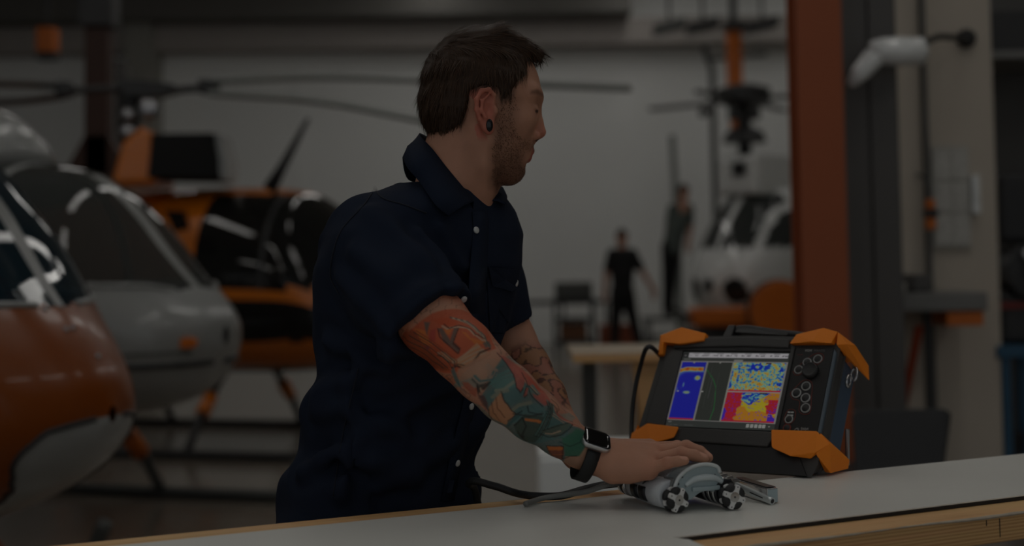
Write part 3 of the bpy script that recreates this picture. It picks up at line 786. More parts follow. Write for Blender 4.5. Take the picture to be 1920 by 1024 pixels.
# tattoo sleeve of the right arm
TATTOO = [
    ('p', 0, [196, 84, 44], [(184, -142), (204, 22), (233, 170), (290, 104), (284, 13), (275, -69), (248, -145)]),
    ('p', 0, [150, 72, 44], [(185, -143), (194, -50), (238, -67), (269, -68), (244, -147)]),
    ('p', 0, [214, 120, 52], [(198, -43), (213, -27), (234, -51), (219, -66)]),
    ('p', 0, [214, 120, 52], [(253, 47), (269, 75), (276, 92), (269, 49)]),
    ('p', 0, [214, 120, 52], [(232, 16), (241, 32), (244, 13), (238, 7)]),
    ('p', 0, [196, 84, 44], [(211, 10), (232, 76), (240, 50), (228, 20)]),
    ('p', 0, [180, 70, 60], [(219, -17), (223, 0), (234, -31), (226, -48)]),
    ('p', 0, [88, 92, 84], [(225, 3), (229, 14), (251, 4), (241, 39), (244, 53), (260, -7), (245, -14)]),
    ('l', 0.9, (28,26,26), [(225, 3), (235, -12), (260, -10)]),
    ('l', 0.9, (28,26,26), [(245, 52), (260, -7)]),
    ('p', 0, [88, 92, 84], [(204, -10), (211, 1), (219, -36)]),
    ('l', 1.6, [88, 92, 84], [(225, 56), (240, 83), (259, 90), (269, 92)]),
    ('l', 1.6, [196, 164, 136], [(228, 61), (245, 86), (264, 89), (270, 88)]),
    ('l', 1.6, [88, 92, 84], [(231, 67), (249, 89), (269, 89), (273, 87)]),
    ('l', 1.6, [196, 164, 136], [(234, 71), (253, 91), (269, 90), (276, 86)]),
    ('l', 1.6, [88, 92, 84], [(237, 78), (258, 94), (269, 91), (279, 86)]),
    ('l', 1.6, [196, 164, 136], [(240, 84), (262, 96), (272, 89), (281, 84)]),
    ('l', 1.6, [88, 92, 84], [(243, 90), (266, 100), (276, 89), (284, 84)]),
    ('l', 1.4, [196, 164, 136], [(227, 18), (235, 22), (242, 47), (253, 69), (269, 78), (272, 89)]),
    ('l', 0.9, (28,26,26), [(227, 26), (237, 28), (242, 57), (256, 75), (269, 90)]),
    ('l', 2.0, [196, 164, 136], [(248, -52), (266, -27), (269, 13), (269, 53)]),
    ('l', 0.9, [50, 50, 46], [(248, -62), (269, -32), (269, 10), (271, 48)]),
    ('l', 2.0, [206, 140, 96], [(252, -49), (269, -27), (269, 16), (269, 52)]),
    ('l', 0.9, [50, 50, 46], [(253, -56), (269, -30), (270, 11), (274, 50)]),
    ('l', 2.0, [196, 164, 136], [(256, -47), (269, -27), (269, 18), (273, 54)]),
    ('l', 0.9, [50, 50, 46], [(258, -52), (269, -27), (273, 13), (277, 53)]),
    ('l', 2.0, [206, 140, 96], [(259, -44), (269, -27), (272, 19), (276, 55)]),
    ('l', 0.9, [50, 50, 46], [(262, -49), (270, -26), (276, 16), (280, 55)]),
    ('l', 2.0, [196, 164, 136], [(263, -42), (269, -28), (275, 22), (280, 58)]),
    ('l', 0.9, [50, 50, 46], [(267, -45), (273, -23), (279, 18), (283, 57)]),
    ('l', 2.0, [206, 140, 96], [(267, -39), (271, -28), (278, 24), (284, 61)]),
    ('l', 0.9, [50, 50, 46], [(269, -42), (276, -21), (282, 21), (285, 60)]),
    ('l', 2.0, [196, 164, 136], [(269, -37), (274, -28), (281, 27), (287, 62)]),
    ('l', 0.9, [50, 50, 46], [(269, -39), (279, -19), (285, 24), (288, 62)]),
    ('l', 2.0, [206, 140, 96], [(269, -34), (277, -28), (284, 30), (291, 65)]),
    ('l', 0.9, [50, 50, 46], [(269, -36), (282, -16), (288, 26), (291, 65)]),
    ('l', 1.6, (28,26,26), [(268, -58), (271, -41), (278, -34), (284, 1), (280, 42), (285, 80)]),
    ('l', 1.0, [150, 72, 44], [(179, -142), (204, -129), (238, -115), (256, -92)]),
    ('l', 1.0, [50, 50, 46], [(178, -144), (211, -107), (243, -99), (259, -84)]),
    ('l', 1.0, [150, 72, 44], [(183, -126), (215, -94), (247, -84), (261, -77)]),
    ('l', 1.0, [50, 50, 46], [(190, -101), (219, -82), (251, -73), (263, -70)]),
    ('l', 1.0, [150, 72, 44], [(194, -85), (222, -72), (254, -62), (265, -63)]),
    ('l', 1.0, [50, 50, 46], [(196, -74), (225, -63), (258, -52), (267, -58)]),
    ('l', 1.0, [150, 72, 44], [(198, -63), (228, -54), (261, -44), (269, -52)]),
    ('l', 1.0, [50, 50, 46], [(200, -54), (230, -45), (264, -35), (269, -47)]),
    ('l', 1.0, [150, 72, 44], [(202, -45), (233, -37), (266, -28), (269, -41)]),
    ('p', 0, [120, 60, 70], [(222, -72), (232, -60), (230, -76)]),
    ('p', 0, [88, 92, 84], [(272, 74), (276, 101), (284, 93), (280, 69)]),
    ('p', 0, [190, 140, 112], [(275, -48), (282, 16), (288, 84), (301, 106), (306, 74), (302, 32), (302, -4), (294, -49), (288, -80)]),
    ('p', 0, [66, 112, 112], [(269, -70), (269, -51), (288, -80), (300, -104), (283, -95)]),
    ('p', 0, [66, 112, 112], [(302, 31), (302, 99), (331, 81), (384, 70), (444, 75), (474, 119), (496, -58), (471, -138), (421, -139), (374, -134), (339, -95), (315, -66), (310, -7)]),
    ('l', 2.2, [96, 134, 126], [(310, -12), (310, 17), (315, 45), (321, 74)]),
    ('l', 2.2, [96, 134, 126], [(310, -9), (315, 21), (322, 49), (329, 72)]),
    ('l', 2.2, [96, 134, 126], [(311, -7), (321, 25), (329, 52), (336, 67)]),
    ('l', 2.2, [96, 134, 126], [(317, -6), (327, 30), (336, 56), (343, 63)]),
    ('l', 2.2, [96, 134, 126], [(322, -4), (332, 35), (344, 58), (350, 57)]),
    ('l', 2.2, [96, 134, 126], [(328, -3), (338, 39), (351, 60), (356, 54)]),
    ('l', 2.5, [170, 140, 120], [(301, 14), (300, 36), (306, 40), (309, 23), (306, 0), (298, -23)]),
    ('l', 1.5, [66, 112, 112], [(298, -23), (310, 10), (308, 35)]),
    ('l', 2.5, [150, 150, 130], [(324, -11), (331, 8), (335, 46), (339, 74)]),
    ('l', 3, [140, 140, 120], [(356, -26), (359, 2), (371, 36)]),
    ('l', 3, [140, 140, 120], [(327, -36), (329, -5), (336, 15)]),
    ('p', 0, [178, 92, 68], [(291, -70), (303, -43), (311, -80), (302, -85)]),
    ('p', 0, [96, 62, 60], [(310, -67), (317, -52), (328, -65), (338, -92), (322, -84)]),
    ('p', 0, [50, 50, 46], [(299, -42), (303, -26), (310, -2), (310, -26), (310, -58), (307, -57)]),
    ('l', 1.2, [196, 164, 136], [(306, -39), (310, -46)]),
    ('l', 1.2, (28,26,26), [(299, -36), (310, -62)]),
    ('l', 1.5, [50, 50, 46], [(310, -3), (310, -34)]),
    ('p', 0, [186, 92, 78], [(295, 91), (313, 118), (335, 115), (345, 89), (349, 51), (349, 37), (342, 43), (334, 63), (319, 84)]),
    ('l', 1.0, (28,26,26), [(296, 91), (311, 87), (329, 72), (343, 42), (349, 37), (349, 55)]),
    ('p', 0, [186, 92, 78], [(312, 126), (353, 122), (382, 119), (397, 92), (391, 60), (371, 60), (350, 83)]),
    ('p', 0, [200, 92, 66], [(336, 104), (354, 114), (383, 110), (366, 99)]),
    ('l', 1.0, (28,26,26), [(338, 103), (351, 79), (364, 57), (388, 53)]),
    ('p', 0, [186, 92, 78], [(352, 63), (356, 69), (360, 42), (356, 32), (355, 39)]),
    ('l', 0.9, (28,26,26), [(352, 69), (355, 40), (358, 34), (360, 48)]),
    ('p', 0, [96, 134, 126], [(354, 76), (361, 100), (377, 92), (374, 74), (362, 64)]),
    ('l', 1.0, (28,26,26), [(355, 78), (374, 78)]),
    ('l', 0.9, [196, 164, 136], [(358, 83), (372, 85)]),
    ('p', 0, [206, 140, 96], [(335, -81), (331, -29), (331, -3), (340, -15), (355, -28), (363, -28), (367, -66), (368, -102), (356, -107), (344, -109)]),
    ('l', 1.0, (28,26,26), [(331, -2), (340, -15), (356, -28), (363, -28)]),
    ('l', 0.9, [110, 60, 40], [(331, -28), (343, -53), (357, -67)]),
    ('l', 0.9, [110, 60, 40], [(332, -53), (345, -81), (359, -101)]),
    ('l', 0.9, (28,26,26), [(336, -81), (349, -125), (363, -124)]),
    ('p', 0, [60, 96, 96], [(364, -73), (366, -36), (368, -7), (372, -21), (371, -65), (375, -127)]),
    ('l', 0.9, (28,26,26), [(364, -73), (365, -33), (368, -7)]),
    ('p', 0, [62, 74, 62], [(375, -77), (374, -11), (395, 25), (410, -15), (415, -93), (401, -122)]),
    ('l', 1.2, (28,26,26), [(376, -75), (375, -26), (388, -43), (398, -110)]),
    ('l', 1.2, (28,26,26), [(387, -88), (407, -116)]),
    ('l', 2.2, [214, 120, 52], [(381, -23), (396, 2)]),
    ('l', 2.4, [150, 72, 44], [(390, -148), (402, -148), (416, -141)]),
    ('l', 2.2, [214, 120, 52], [(382, -143), (395, -150)]),
    ('l', 1.5, [96, 134, 126], [(390, 86), (397, 72), (399, 12), (404, -51)]),
    ('l', 0.7, (28,26,26), [(390, 79), (396, 65), (398, 7), (404, -58)]),
    ('l', 1.5, [88, 92, 84], [(393, 87), (399, 69), (402, 14), (407, -49)]),
    ('l', 0.7, (28,26,26), [(392, 78), (398, 62), (401, 9), (407, -55)]),
    ('l', 1.5, [96, 134, 126], [(396, 86), (402, 67), (405, 16), (408, -48)]),
    ('l', 0.7, (28,26,26), [(395, 79), (401, 60), (405, 10), (408, -55)]),
    ('l', 1.5, [88, 92, 84], [(399, 87), (404, 64), (407, 18), (411, -47)]),
    ('l', 0.7, (28,26,26), [(398, 80), (403, 57), (407, 12), (411, -53)]),
    ('l', 1.5, [96, 134, 126], [(402, 88), (407, 61), (410, 18), (415, -46)]),
    ('l', 0.7, (28,26,26), [(401, 81), (406, 56), (410, 13), (415, -52)]),
    ('l', 0.9, (28,26,26), [(396, 105), (409, 110), (415, 95)]),
    ('l', 0.9, (28,26,26), [(394, 83), (405, 88), (413, 75)]),
    ('l', 1.0, (28,26,26), [(370, 18), (377, 4), (394, 27)]),
    ('l', 1.2, [50, 50, 46], [(361, -35), (381, -8), (394, 33)]),
    ('p', 0, [92, 100, 86], [(407, -22), (419, 24), (441, 86), (438, 29), (431, -15), (415, -28)]),
    ('l', 1.0, (28,26,26), [(408, -36), (423, -30), (435, 7), (441, 51), (444, 90)]),
    ('l', 0.8, (28,26,26), [(408, -19), (420, 21), (439, 84)]),
    ('l', 1.2, [196, 164, 136], [(415, -23), (423, -11), (431, 21)]),
    ('p', 0, [186, 92, 78], [(408, 70), (435, 86), (457, 100), (441, 80), (421, 61)]),
    ('l', 0.8, [196, 164, 136], [(407, 58), (431, 72), (454, 104)]),
    ('l', 0.8, [196, 164, 136], [(407, 49), (430, 61)]),
    ('l', 1.2, [62, 118, 92], [(437, 0), (454, 12), (465, 49)]),
    ('p', 0, [62, 118, 92], [(440, -3), (450, 74), (474, 107), (479, 49), (488, -15), (462, -68)]),
    ('l', 1.0, [40, 70, 60], [(440, -18), (455, -11), (466, 32), (467, 74)]),
    ('p', 0, [150, 72, 44], [(431, -76), (447, -27), (456, -55), (467, -115), (452, -129)]),
    ('p', 0, [214, 120, 52], [(432, -74), (447, -29), (450, -40), (438, -91)]),
    ('l', 0.9, (28,26,26), [(430, -74), (447, -26), (464, -101)]),
    ('l', 0.9, (28,26,26), [(431, -76), (452, -117)]),
    ('l', 0.8, [214, 120, 52], [(447, -102), (455, -65)]),
    ('l', 1.0, [50, 50, 46], [(427, -105), (445, -150), (436, -142)]),
    ('p', 0, [190, 140, 112], [(462, -68), (477, -25), (476, 72), (484, 76), (500, -60), (491, -147), (472, -136)]),
    ('l', 0.9, (28,26,26), [(464, -101), (466, -58), (474, -32)]),
]

U, Wa = arm_uv(av); V_ = Wa * .042
C = np.tile(SKIN * 1.02, (len(av), 1))
reg = (U < .492)
ng = vnoise(U, V_, 0 * U, 120, 17); nh = vnoise(U, V_, 0 * U, 210, 18)
base_ink = np.where((U < .285)[:, None], np.array(lin((176, 92, 58))), np.where((ng > .05)[:, None], np.array(lin((92, 124, 118))), np.array(lin((168, 104, 86)))))
C = paint(av, C, reg * np.clip((U - .16) / .02, 0, 1) * np.clip((.478 - U) / .012, 0, 1) * np.clip(.75 + ng, 0, 1), base_ink, .6)
C = paint(av, C, reg * (np.abs(nh) < .05) * (U > .17) * (U < .475), lin((60, 48, 44)), .45)
for kind, w, col, uv in TATTOO:
    pl2 = [(u / 1000, v / 100 * .042) for u, v in uv]
    if kind == 'p': s = soft(sd_poly(U, V_, pl2), .0022)
    else: s = soft(dist_line(U, V_, pl2) - w * .0009, .0014)
    C = paint(av, C, s * reg, np.array(lin(col)) * .86, .82)
# the far side of the sleeve carries the same inks
back = reg & (np.abs(Wa) > 1.5)
nb = vnoise(U * 1.0, V_, 0 * U, 90, 11); inks = np.where((U < .29)[:, None], np.array(lin((180, 84, 48))), np.array(lin((72, 112, 108)))) * (1 + .35 * nb[:, None])
C = paint(av, C, back * np.clip((np.abs(Wa) - 1.4) / .3, 0, 1), inks, .8)
# warmer knuckles, pale nails, creases
for nm in FING:
    d = np.linalg.norm(av - FING[nm][0], axis=1); C = paint(av, C, np.clip(1.3 - d / .011, 0, 1), lin((190, 118, 96)), .45)
    d = np.linalg.norm(av - MCP[nm], axis=1); C = paint(av, C, np.clip(1.3 - d / .016, 0, 1), lin((188, 118, 96)), .4)
    tip = FING[nm][2]; ax = FING[nm][2] - FING[nm][1]; ax /= np.linalg.norm(ax)
    nc = tip + np.array([0, -.45, .9]) * FR[nm][3]; d = np.linalg.norm((av - nc) - ((av - nc) @ ax)[:, None] * ax * .35, axis=1)
    C = paint(av, C, np.clip((.0052 - d) / .0012, 0, 1), lin((214, 160, 138)), .7)
Ca = C
# left arm: brown and red ink below the elbow
x, y, z = lv.T
C = np.tile(SKIN * .98, (len(lv), 1))
e0 = P(975, 655, 2.40); ed = P(1050, 790, 2.33) - e0; t = (lv - e0) @ ed / (ed @ ed); m = np.clip(t * 9, 0, 1) * np.clip((1.0 - t) * 8, 0, 1)
n1 = vnoise(x, y, z, 170, 21); n2 = vnoise(x, y, z, 260, 22)
C = paint(lv, C, m, np.where((n1 > .1)[:, None], np.array(lin((150, 102, 62))), np.array(lin((158, 92, 76)))), .7)
C = paint(lv, C, m * (np.abs(n1) < .09), lin((46, 36, 32)), .75); C = paint(lv, C, m * (n2 > .38), lin((40, 34, 30)), .7)
Cl = C
Ct = np.tile(SKIN, (len(tv), 1))
VV = np.concatenate([hv, av, lv, tv]); n0, n1_, n2_ = len(hv), len(hv) + len(av), len(hv) + len(av) + len(lv)
QQ = np.concatenate([hq, aq + n0, lq + n1_, tq + n2_])
man = thing('person', 'bearded man in navy short-sleeved work shirt with tattooed arms leaning over the bench', 'person', (-.225, 2.33, 0))
M_skin = color_attr_mat('skin', .55, bump=.12, bscale=500, sss=.08, spec=.35)
body = obj('body', VV, QQ, M_skin, man, True, None, np.concatenate([Ch, Ca, Cl, Ct]))
body['label'] = 'skin of face, neck and heavily tattooed forearms'

# ---------------- hair
HP = [(.100, .080), (.079, .083), (.064, .083), (.063, .058), (.048, .043), (.041, .025), (.036, .006), (.024, .006), (.017, .034), (-.004, .038), (-.026, .031), (-.031, .004), (-.038, -.018),
      (-.058, -.030), (-.10, -.036), (-.14, -.03), (-.14, .18), (.12, .18)]
hr = Field()
hr.ell(H(-.011, 0, .042), (.0965, .079, .0985), HA)
hr.ell(H(-.058, 0, .005), (.050, .062, .055), HA, .02)
for s in (-1, 0, 1):
    hr.cone(H(.015, s * .030, .112), H(.068 - abs(s) * .012, s * .034, .0985), .028, .0155, .012)
hr.cone(H(.060, 0, .100), H(.080, -.006, .0955), .014, .010, .010)
def hair_post(D, x, y, z):
    q = np.stack([x, y, z], -1); a, b, c = to_head(q)
    D = D + .0022 * vnoise(a, b * .5, c, 150, 5) + .0012 * vnoise(a * .4, b, c, 420, 6)
    return smax(D, sd_poly((a + np.abs(b) * .14).ravel(), c.ravel(), HP).reshape(D.shape), .006)
hr.post = hair_post
V, Qd = hr.mesh(H(-.15, -.12, -.06) - .02, H(.13, .12, .17) + .02, .0026)
M_hair = color_attr_mat('dark_brown_hair', .5, spec=.22)
hc = np.array(lin((62, 43, 28)))
nz = vnoise(V[:, 0], V[:, 1] * .3, V[:, 2] * .6, 500, 8)
hairC = hc * (0.75 + .3 * nz[:, None])
def strands(V, Qd, n, length, width, dirf, lift, seed, jit=.25):
    r = np.random.RandomState(seed); f = r.choice(len(Qd), n); w = r.dirichlet((1, 1, 1, 1), n)
    p = (V[Qd[f]] * w[:, :, None]).sum(1)
    nn = np.cross(V[Qd[f][:, 2]] - V[Qd[f][:, 0]], V[Qd[f][:, 3]] - V[Qd[f][:, 1]]); nn /= np.linalg.norm(nn, axis=1)[:, None] + 1e-9
    d = dirf(p) + r.normal(size=(n, 3)) * jit; d -= nn * (d * nn).sum(1)[:, None]; d /= np.linalg.norm(d, axis=1)[:, None] + 1e-9
    L = length * r.uniform(.6, 1.3, n)[:, None]; sd = np.cross(nn, d) * width
    a = p - nn * .001; b = p + d * L * .5 + nn * lift * r.uniform(.3, 1, n)[:, None]; c = p + d * L + nn * lift * r.uniform(-.2, 1.3, n)[:, None]
    vv = np.stack([a - sd, a + sd, b + sd * .8, b - sd * .8, c], 1).reshape(-1, 3); i = np.arange(n)[:, None] * 5
    q = [tuple(k) for k in (i + np.array([0, 1, 2, 3]))] + [tuple(k) for k in (i + np.array([3, 2, 4]))]
    return vv, q, r.uniform(.6, 1.35, n).repeat(5)
def hair_dir(p):
    a, b, c = to_head(p); top = np.clip((c - .075) / .04, 0, 1)[:, None]
    return top * (HF + np.array([0, 0, -.1])) + (1 - top) * (UPV * -1 + HF * -.15 + np.outer(np.clip(a, -1, 1) * 2, HF) * .3)
sv, sf, sc = strands(V, Qd, 9000, .024, .00045, hair_dir, .0016, 4, .14)
vv = np.concatenate([V, sv]); ff = [tuple(q) for q in Qd.tolist()] + [tuple(i + len(V) for i in q) for q in sf]
tag(obj('hair', vv, ff, M_hair, man, True, None, np.concatenate([hairC, hc * sc[:, None]])), 'short dark brown hair swept forward')
# beard stubble
sel = np.where(beard + .35 * vnoise(hv[:, 0], hv[:, 1], hv[:, 2], 600, 31) > .55)[0]; ms = np.zeros(len(hv), bool); ms[sel] = True
bq = hq[ms[hq].all(1)]
bv, bf, bc = strands(hv, bq, 4200, .004, .00022, lambda p: UPV * -1 + HF * .3 + 0 * p, .0012, 9, .6)
tag(obj('beard', bv, bf, M_hair, man, False, None, np.array(lin((88, 60, 42))) * bc[:, None]), 'short brown beard')
# ear plug
pc = H(-.0085, -.0845, -.0255)
MB().hull([pc + HF * .0052 * math.cos(a) * k + UPV * .0098 * math.sin(a) * k - HL * h for a in np.linspace(0, 6.283, 21)[:-1] for k, h in ((1, -.006), (1, .002), (.8, .0035))]).build('ear_plug', mat('gloss_black', (14, 14, 18), .2), man, True)
# ---------------- navy work shirt
sh_f = Field()
sh_f.slices([(P(x, y, d), a, b) for x, y, d, a, b in TR], RAX, FAX, .02, 2.25)
def sleeve(f, pts, cut_n, r_in):
    pts = [(P(x, y, d), r) for x, y, d, r in pts]
    end, re = pts[-1]; ax = end - pts[-2][0]; ax = ax / np.linalg.norm(ax); cn = ax + np.asarray(cut_n); cn = cn / np.linalg.norm(cn)
    g = Field(); g.chain(pts + [(end + ax * .05, re)], .03)
    lo = np.minimum.reduce([p - .1 for p, r in pts]); hi = np.maximum.reduce([p + .1 for p, r in pts])
    inn = Field(); inn.cone(end + ax * (r_in - .028), end + ax * (r_in + .08), r_in, r_in, .01)
    def fn(x, y, z):
        q = np.stack([np.broadcast_to(x, np.broadcast(x, y, z).shape), np.broadcast_to(y, np.broadcast(x, y, z).shape), np.broadcast_to(z, np.broadcast(x, y, z).shape)], -1)
        shp = q.shape[:-1]; q = q.reshape(-1, 3)
        d = smax(g.ev(q), (q - end) @ cn, .004)
        d = smax(d, -inn.ev(q), .002)
        return d.reshape(shp)
    f.add(fn, lo, hi, .022); return end, ax
sl_end, sl_ax = sleeve(sh_f, [(694, 440, 2.17, .064), (732, 518, 2.12, .073), (773, 574, 2.09, .071), (804, 611, 2.073, .0685)], (.0, .0, .0), .061)
sleeve(sh_f, [(893, 440, 2.385, .062), (912, 540, 2.41, .060), (936, 612, 2.42, .054)], (0, 0, 0), .048)
ws0 = P(760, 800, 2.2)
CREASE = []
for A_, w_, line in ((.0060, .011, [(792, 430), (830, 480), (856, 545)]), (.0055, .013, [(690, 395), (760, 440), (815, 500)]), (.0055, .012, [(660, 470), (730, 520), (800, 590)]), (.0050, .012, [(632, 520), (680, 570), (728, 630)]),
                     (.0075, .013, [(592, 742), (660, 708), (740, 655), (790, 650)]), (.0070, .012, [(588, 772), (640, 765), (710, 785), (760, 810)]), (.0065, .014, [(600, 850), (690, 812), (790, 760), (860, 715)]),
                     (.0070, .013, [(566, 880), (630, 852), (700, 868), (780, 900)]), (.0055, .012, [(650, 720), (668, 800), (650, 870), (640, 930)]), (.0060, .012, [(700, 925), (780, 880), (850, 835)]), (.0050, .010, [(905, 560), (915, 620), (905, 680)]),
                     (.0045, .010, [(830, 425), (850, 470), (868, 500)]), (.0060, .012, [(610, 640), (660, 660), (720, 690)])):
    CREASE.append((A_, w_, [sh_f.hit(x_, y_)[0] for x_, y_ in line]))
def creases(q):
    o = np.zeros(len(q))
    for A_, w_, L_ in CREASE:
        d = np.full(len(q), 9.0)
        for a, b in zip(L_[:-1], L_[1:]):
            ab = b - a; t = np.clip((q - a) @ ab / (ab @ ab), 0, 1); d = np.minimum(d, np.linalg.norm(q - a - t[:, None] * ab, axis=1))
        o += A_ * (np.exp(-(d / w_) ** 2) - .55 * np.exp(-((d - 2.1 * w_) / w_) ** 2))
    return o
def folds(D, x, y, z):
    q = np.stack([x, y, z], -1); u = (q - ws0) @ RAX; v = (q - ws0) @ FAX; h = z - ws0[2]
    wa = np.exp(-((h + .01) / .13) ** 2)
    f = .0075 * np.sin(46 * (h + .45 * u * np.sign(v + .02)) + 2.2 * np.sin(11 * u + 3)) * wa
    f = f + .0065 * np.sin(24 * (h - .6 * u) + 1.6 * np.sin(17 * v)) * np.exp(-((h + .12) / .10) ** 2)
    s = q - sl_end; al = s @ sl_ax; sl = np.exp(-(np.linalg.norm(s - al[..., None] * sl_ax, axis=-1) / .085) ** 4) * ((al < -.015) & (al > -.24))
    f = f + sl * .0050 * np.sin(30 * al + 55 * (s @ np.array([.6, -.3, -.74])) + 1.5 * np.sin(20 * al))
    f = f + .0034 * vnoise(x, y, z, 34, 41) + .0016 * vnoise(x, y, z, 85, 42)
    return D + f - creases(q.reshape(-1, 3)).reshape(D.shape)
sh_f.post = folds
V, Qd = sh_f.mesh(P(560, 1075, 2.3) - np.array([.1, .36, .02]), P(1010, 318, 2.3) + np.array([.1, .25, .01]), .0042)
M_shirt = mat('navy_twill', (31, 38, 53), .9, var=.08, scale=14, bump=.12, bscale=1400, spec=.12)
shirt = tag(obj('shirt', V, Qd, M_shirt, man, True), 'navy short-sleeved button shirt')
M_seam = mat('navy_seam', (24, 28, 40), .9)
M_snap = mat('pearl_snap', (205, 206, 204), .25, var=.1)
def strip(name, pts, w, th, m, parent, smooth=True):
    """cloth strip: pts = (left, right) pairs in world space, thickened outwards by th along the given normals"""
    V, Fc = [], []
    for a, b, n in pts:
        V += [a, b, b + n * th, a + n * th]
    for i in range(len(pts) - 1):
        o = i * 4
        for k in range(4): Fc.append((o + k, o + (k + 1) % 4, o + 4 + (k + 1) % 4, o + 4 + k))
    Fc += [(3, 2, 1, 0), tuple(len(V) - 4 + k for k in range(4))]
    return obj(name, V, Fc, m, parent, smooth)
def on_shirt(px, py, off=.001): 
    p, n = sh_f.hit(px, py); return p + n * off, n
# placket down the front, with its snaps
rows = []
for (xa, ya, xb, yb) in ((884, 398, 912, 396), (886, 420, 915, 417), (884, 460, 914, 458), (880, 500, 911, 500), (878, 540, 909, 542), (878, 580, 908, 584), (880, 640, 908, 642), (878, 700, 905, 702), (866, 760, 890, 762), (852, 820, 876, 822), (838, 880, 862, 880), (826, 940, 850, 938)):
    a, n = on_shirt(xa, ya, .0005); b, n2 = on_shirt(xb, yb, .0005); rows.append((a, b, n))
strip('placket', rows, 0, .0018, M_shirt, shirt)
for (x, y) in ((891, 432), (893, 546), (882, 762), (856, 868), (868, 560), (966, 531), (903, 655)):
    p, n = on_shirt(x, y, .002); MB().lathe(p, n, [(-.001, .0052), (.0008, .0056), (.002, .0048), (.0022, .0015)], 14).build('snap_button', M_snap, shirt, True)
# chest pockets with flaps
def patch(name, poly, off, th, n=10):
    P3 = [on_shirt(x, y, off) for x, y in poly]; c = sum(p for p, _ in P3) / len(P3); nn = P3[0][1]
    # ring subdivided so the cloth lies on the chest
    ring = []
    for i in range(len(poly)):
        (xa, ya), (xb, yb) = poly[i], poly[(i + 1) % len(poly)]
        for k in range(4): ring.append(on_shirt(xa + (xb - xa) * k / 4, ya + (yb - ya) * k / 4, off))
    cx, cy = np.mean([q[0] for q in poly]), np.mean([q[1] for q in poly]); cp, cn = on_shirt(cx, cy, off)
    m = len(ring); V = [p for p, _ in ring] + [p + q * th for p, q in ring] + [cp + cn * th]
    Fc = [(i, (i + 1) % m, (i + 1) % m + m, i + m) for i in range(m)] + [(i + m, (i + 1) % m + m, 2 * m) for i in range(m)]
    return obj(name, V, Fc, M_shirt, shirt, False)
patch('pocket', [(912, 520), (955, 545), (950, 625), (918, 622)], .0004, .0012)
patch('pocket_flap', [(913, 500), (962, 505), (968, 538), (955, 546), (920, 535)], .002, .0022)
a = [on_shirt(x, y, .005) for x, y in ((886, 516), (893, 517), (892, 536), (885, 535))]
obj('label_tag', [p for p, n in a] + [p + n * .001 for p, n in a], [(0, 1, 2, 3), (7, 6, 5, 4), (0, 4, 5, 1), (1, 5, 6, 2), (2, 6, 7, 3), (3, 7, 4, 0)], mat('woven_label', (190, 190, 186), .7, var=.2, scale=400), shirt)
# seams of shoulder and armhole
def seam(pts, r=.0012):
    q = [on_shirt(x, y, .0004)[0] for x, y in [tuple(v) for v in spline([np.array([*p, 0.0]) for p in pts], 5) for v in [v[:2]]]]
    MB().tube(q, r, 6).build('seam', M_seam, shirt, True)
seam([(700, 358), (682, 385), (640, 432), (624, 478), (620, 520), (636, 552)])
seam([(702, 352), (718, 372), (760, 385), (800, 400)])
seam([(752, 640), (790, 620), (840, 592), (872, 577)], .0010)
seam([(672, 690), (655, 760), (640, 830), (625, 930)], .0010)
# collar: fold line round the neck and falling leaf
fold = [(888, 378, 2.178), (866, 352, 2.176), (838, 318, 2.182), (812, 284, 2.195), (790, 260, 2.235), (790, 254, 2.285), (815, 268, 2.325), (860, 300, 2.345), (900, 328, 2.335), (926, 348, 2.305), (906, 378, 2.215)]
edge = [(834, 412, 2.15), (812, 388, 2.14), (788, 352, 2.145), (765, 316, 2.165), (757, 296, 2.225), (765, 285, 2.295), (800, 300, 2.345), (860, 335, 2.38), (915, 352, 2.37), (946, 364, 2.335), (938, 388, 2.255)]
fp = spline([P(*q) for q in fold], 6)
ep = []
for i, q in enumerate(edge):
    if i in (5, 6, 7, 8): ep.append(sh_f.snap(P(*q), .008))
    else:
        h_, n_ = sh_f.hit(q[0], q[1]); ep.append(h_ + n_ * .009 if np.linalg.norm(h_ - P(*q)) < .12 else P(*q))
ep = spline(ep, 6)
neck_c = np.mean(fp, axis=0)
V, Fc = [], []
for a, b in zip(fp, ep):
    out = (a - neck_c) * np.array([1, 1, 0.0]); out /= np.linalg.norm(out)
    mid = (a + b) / 2 + out * .006 + UPV * .003
    inn = a - UPV * .026 - out * .004 + (neck_c - a) * np.array([1, 1, 0]) * .04
    th = out * .0022 + UPV * .001
    V += [inn, a - out * .001, a + UPV * .0035 + out * .001, mid + th, b + th, b, mid, a + out * .0015]
n = len(fp)
for i in range(n - 1):
    for k in range(8): Fc.append((i * 8 + k, (i + 1) * 8 + k, (i + 1) * 8 + (k + 1) % 8, i * 8 + (k + 1) % 8))
Fc += [tuple(range(8)), tuple((n - 1) * 8 + k for k in range(8))[::-1]]
obj('collar', V, Fc, M_shirt, shirt, True)
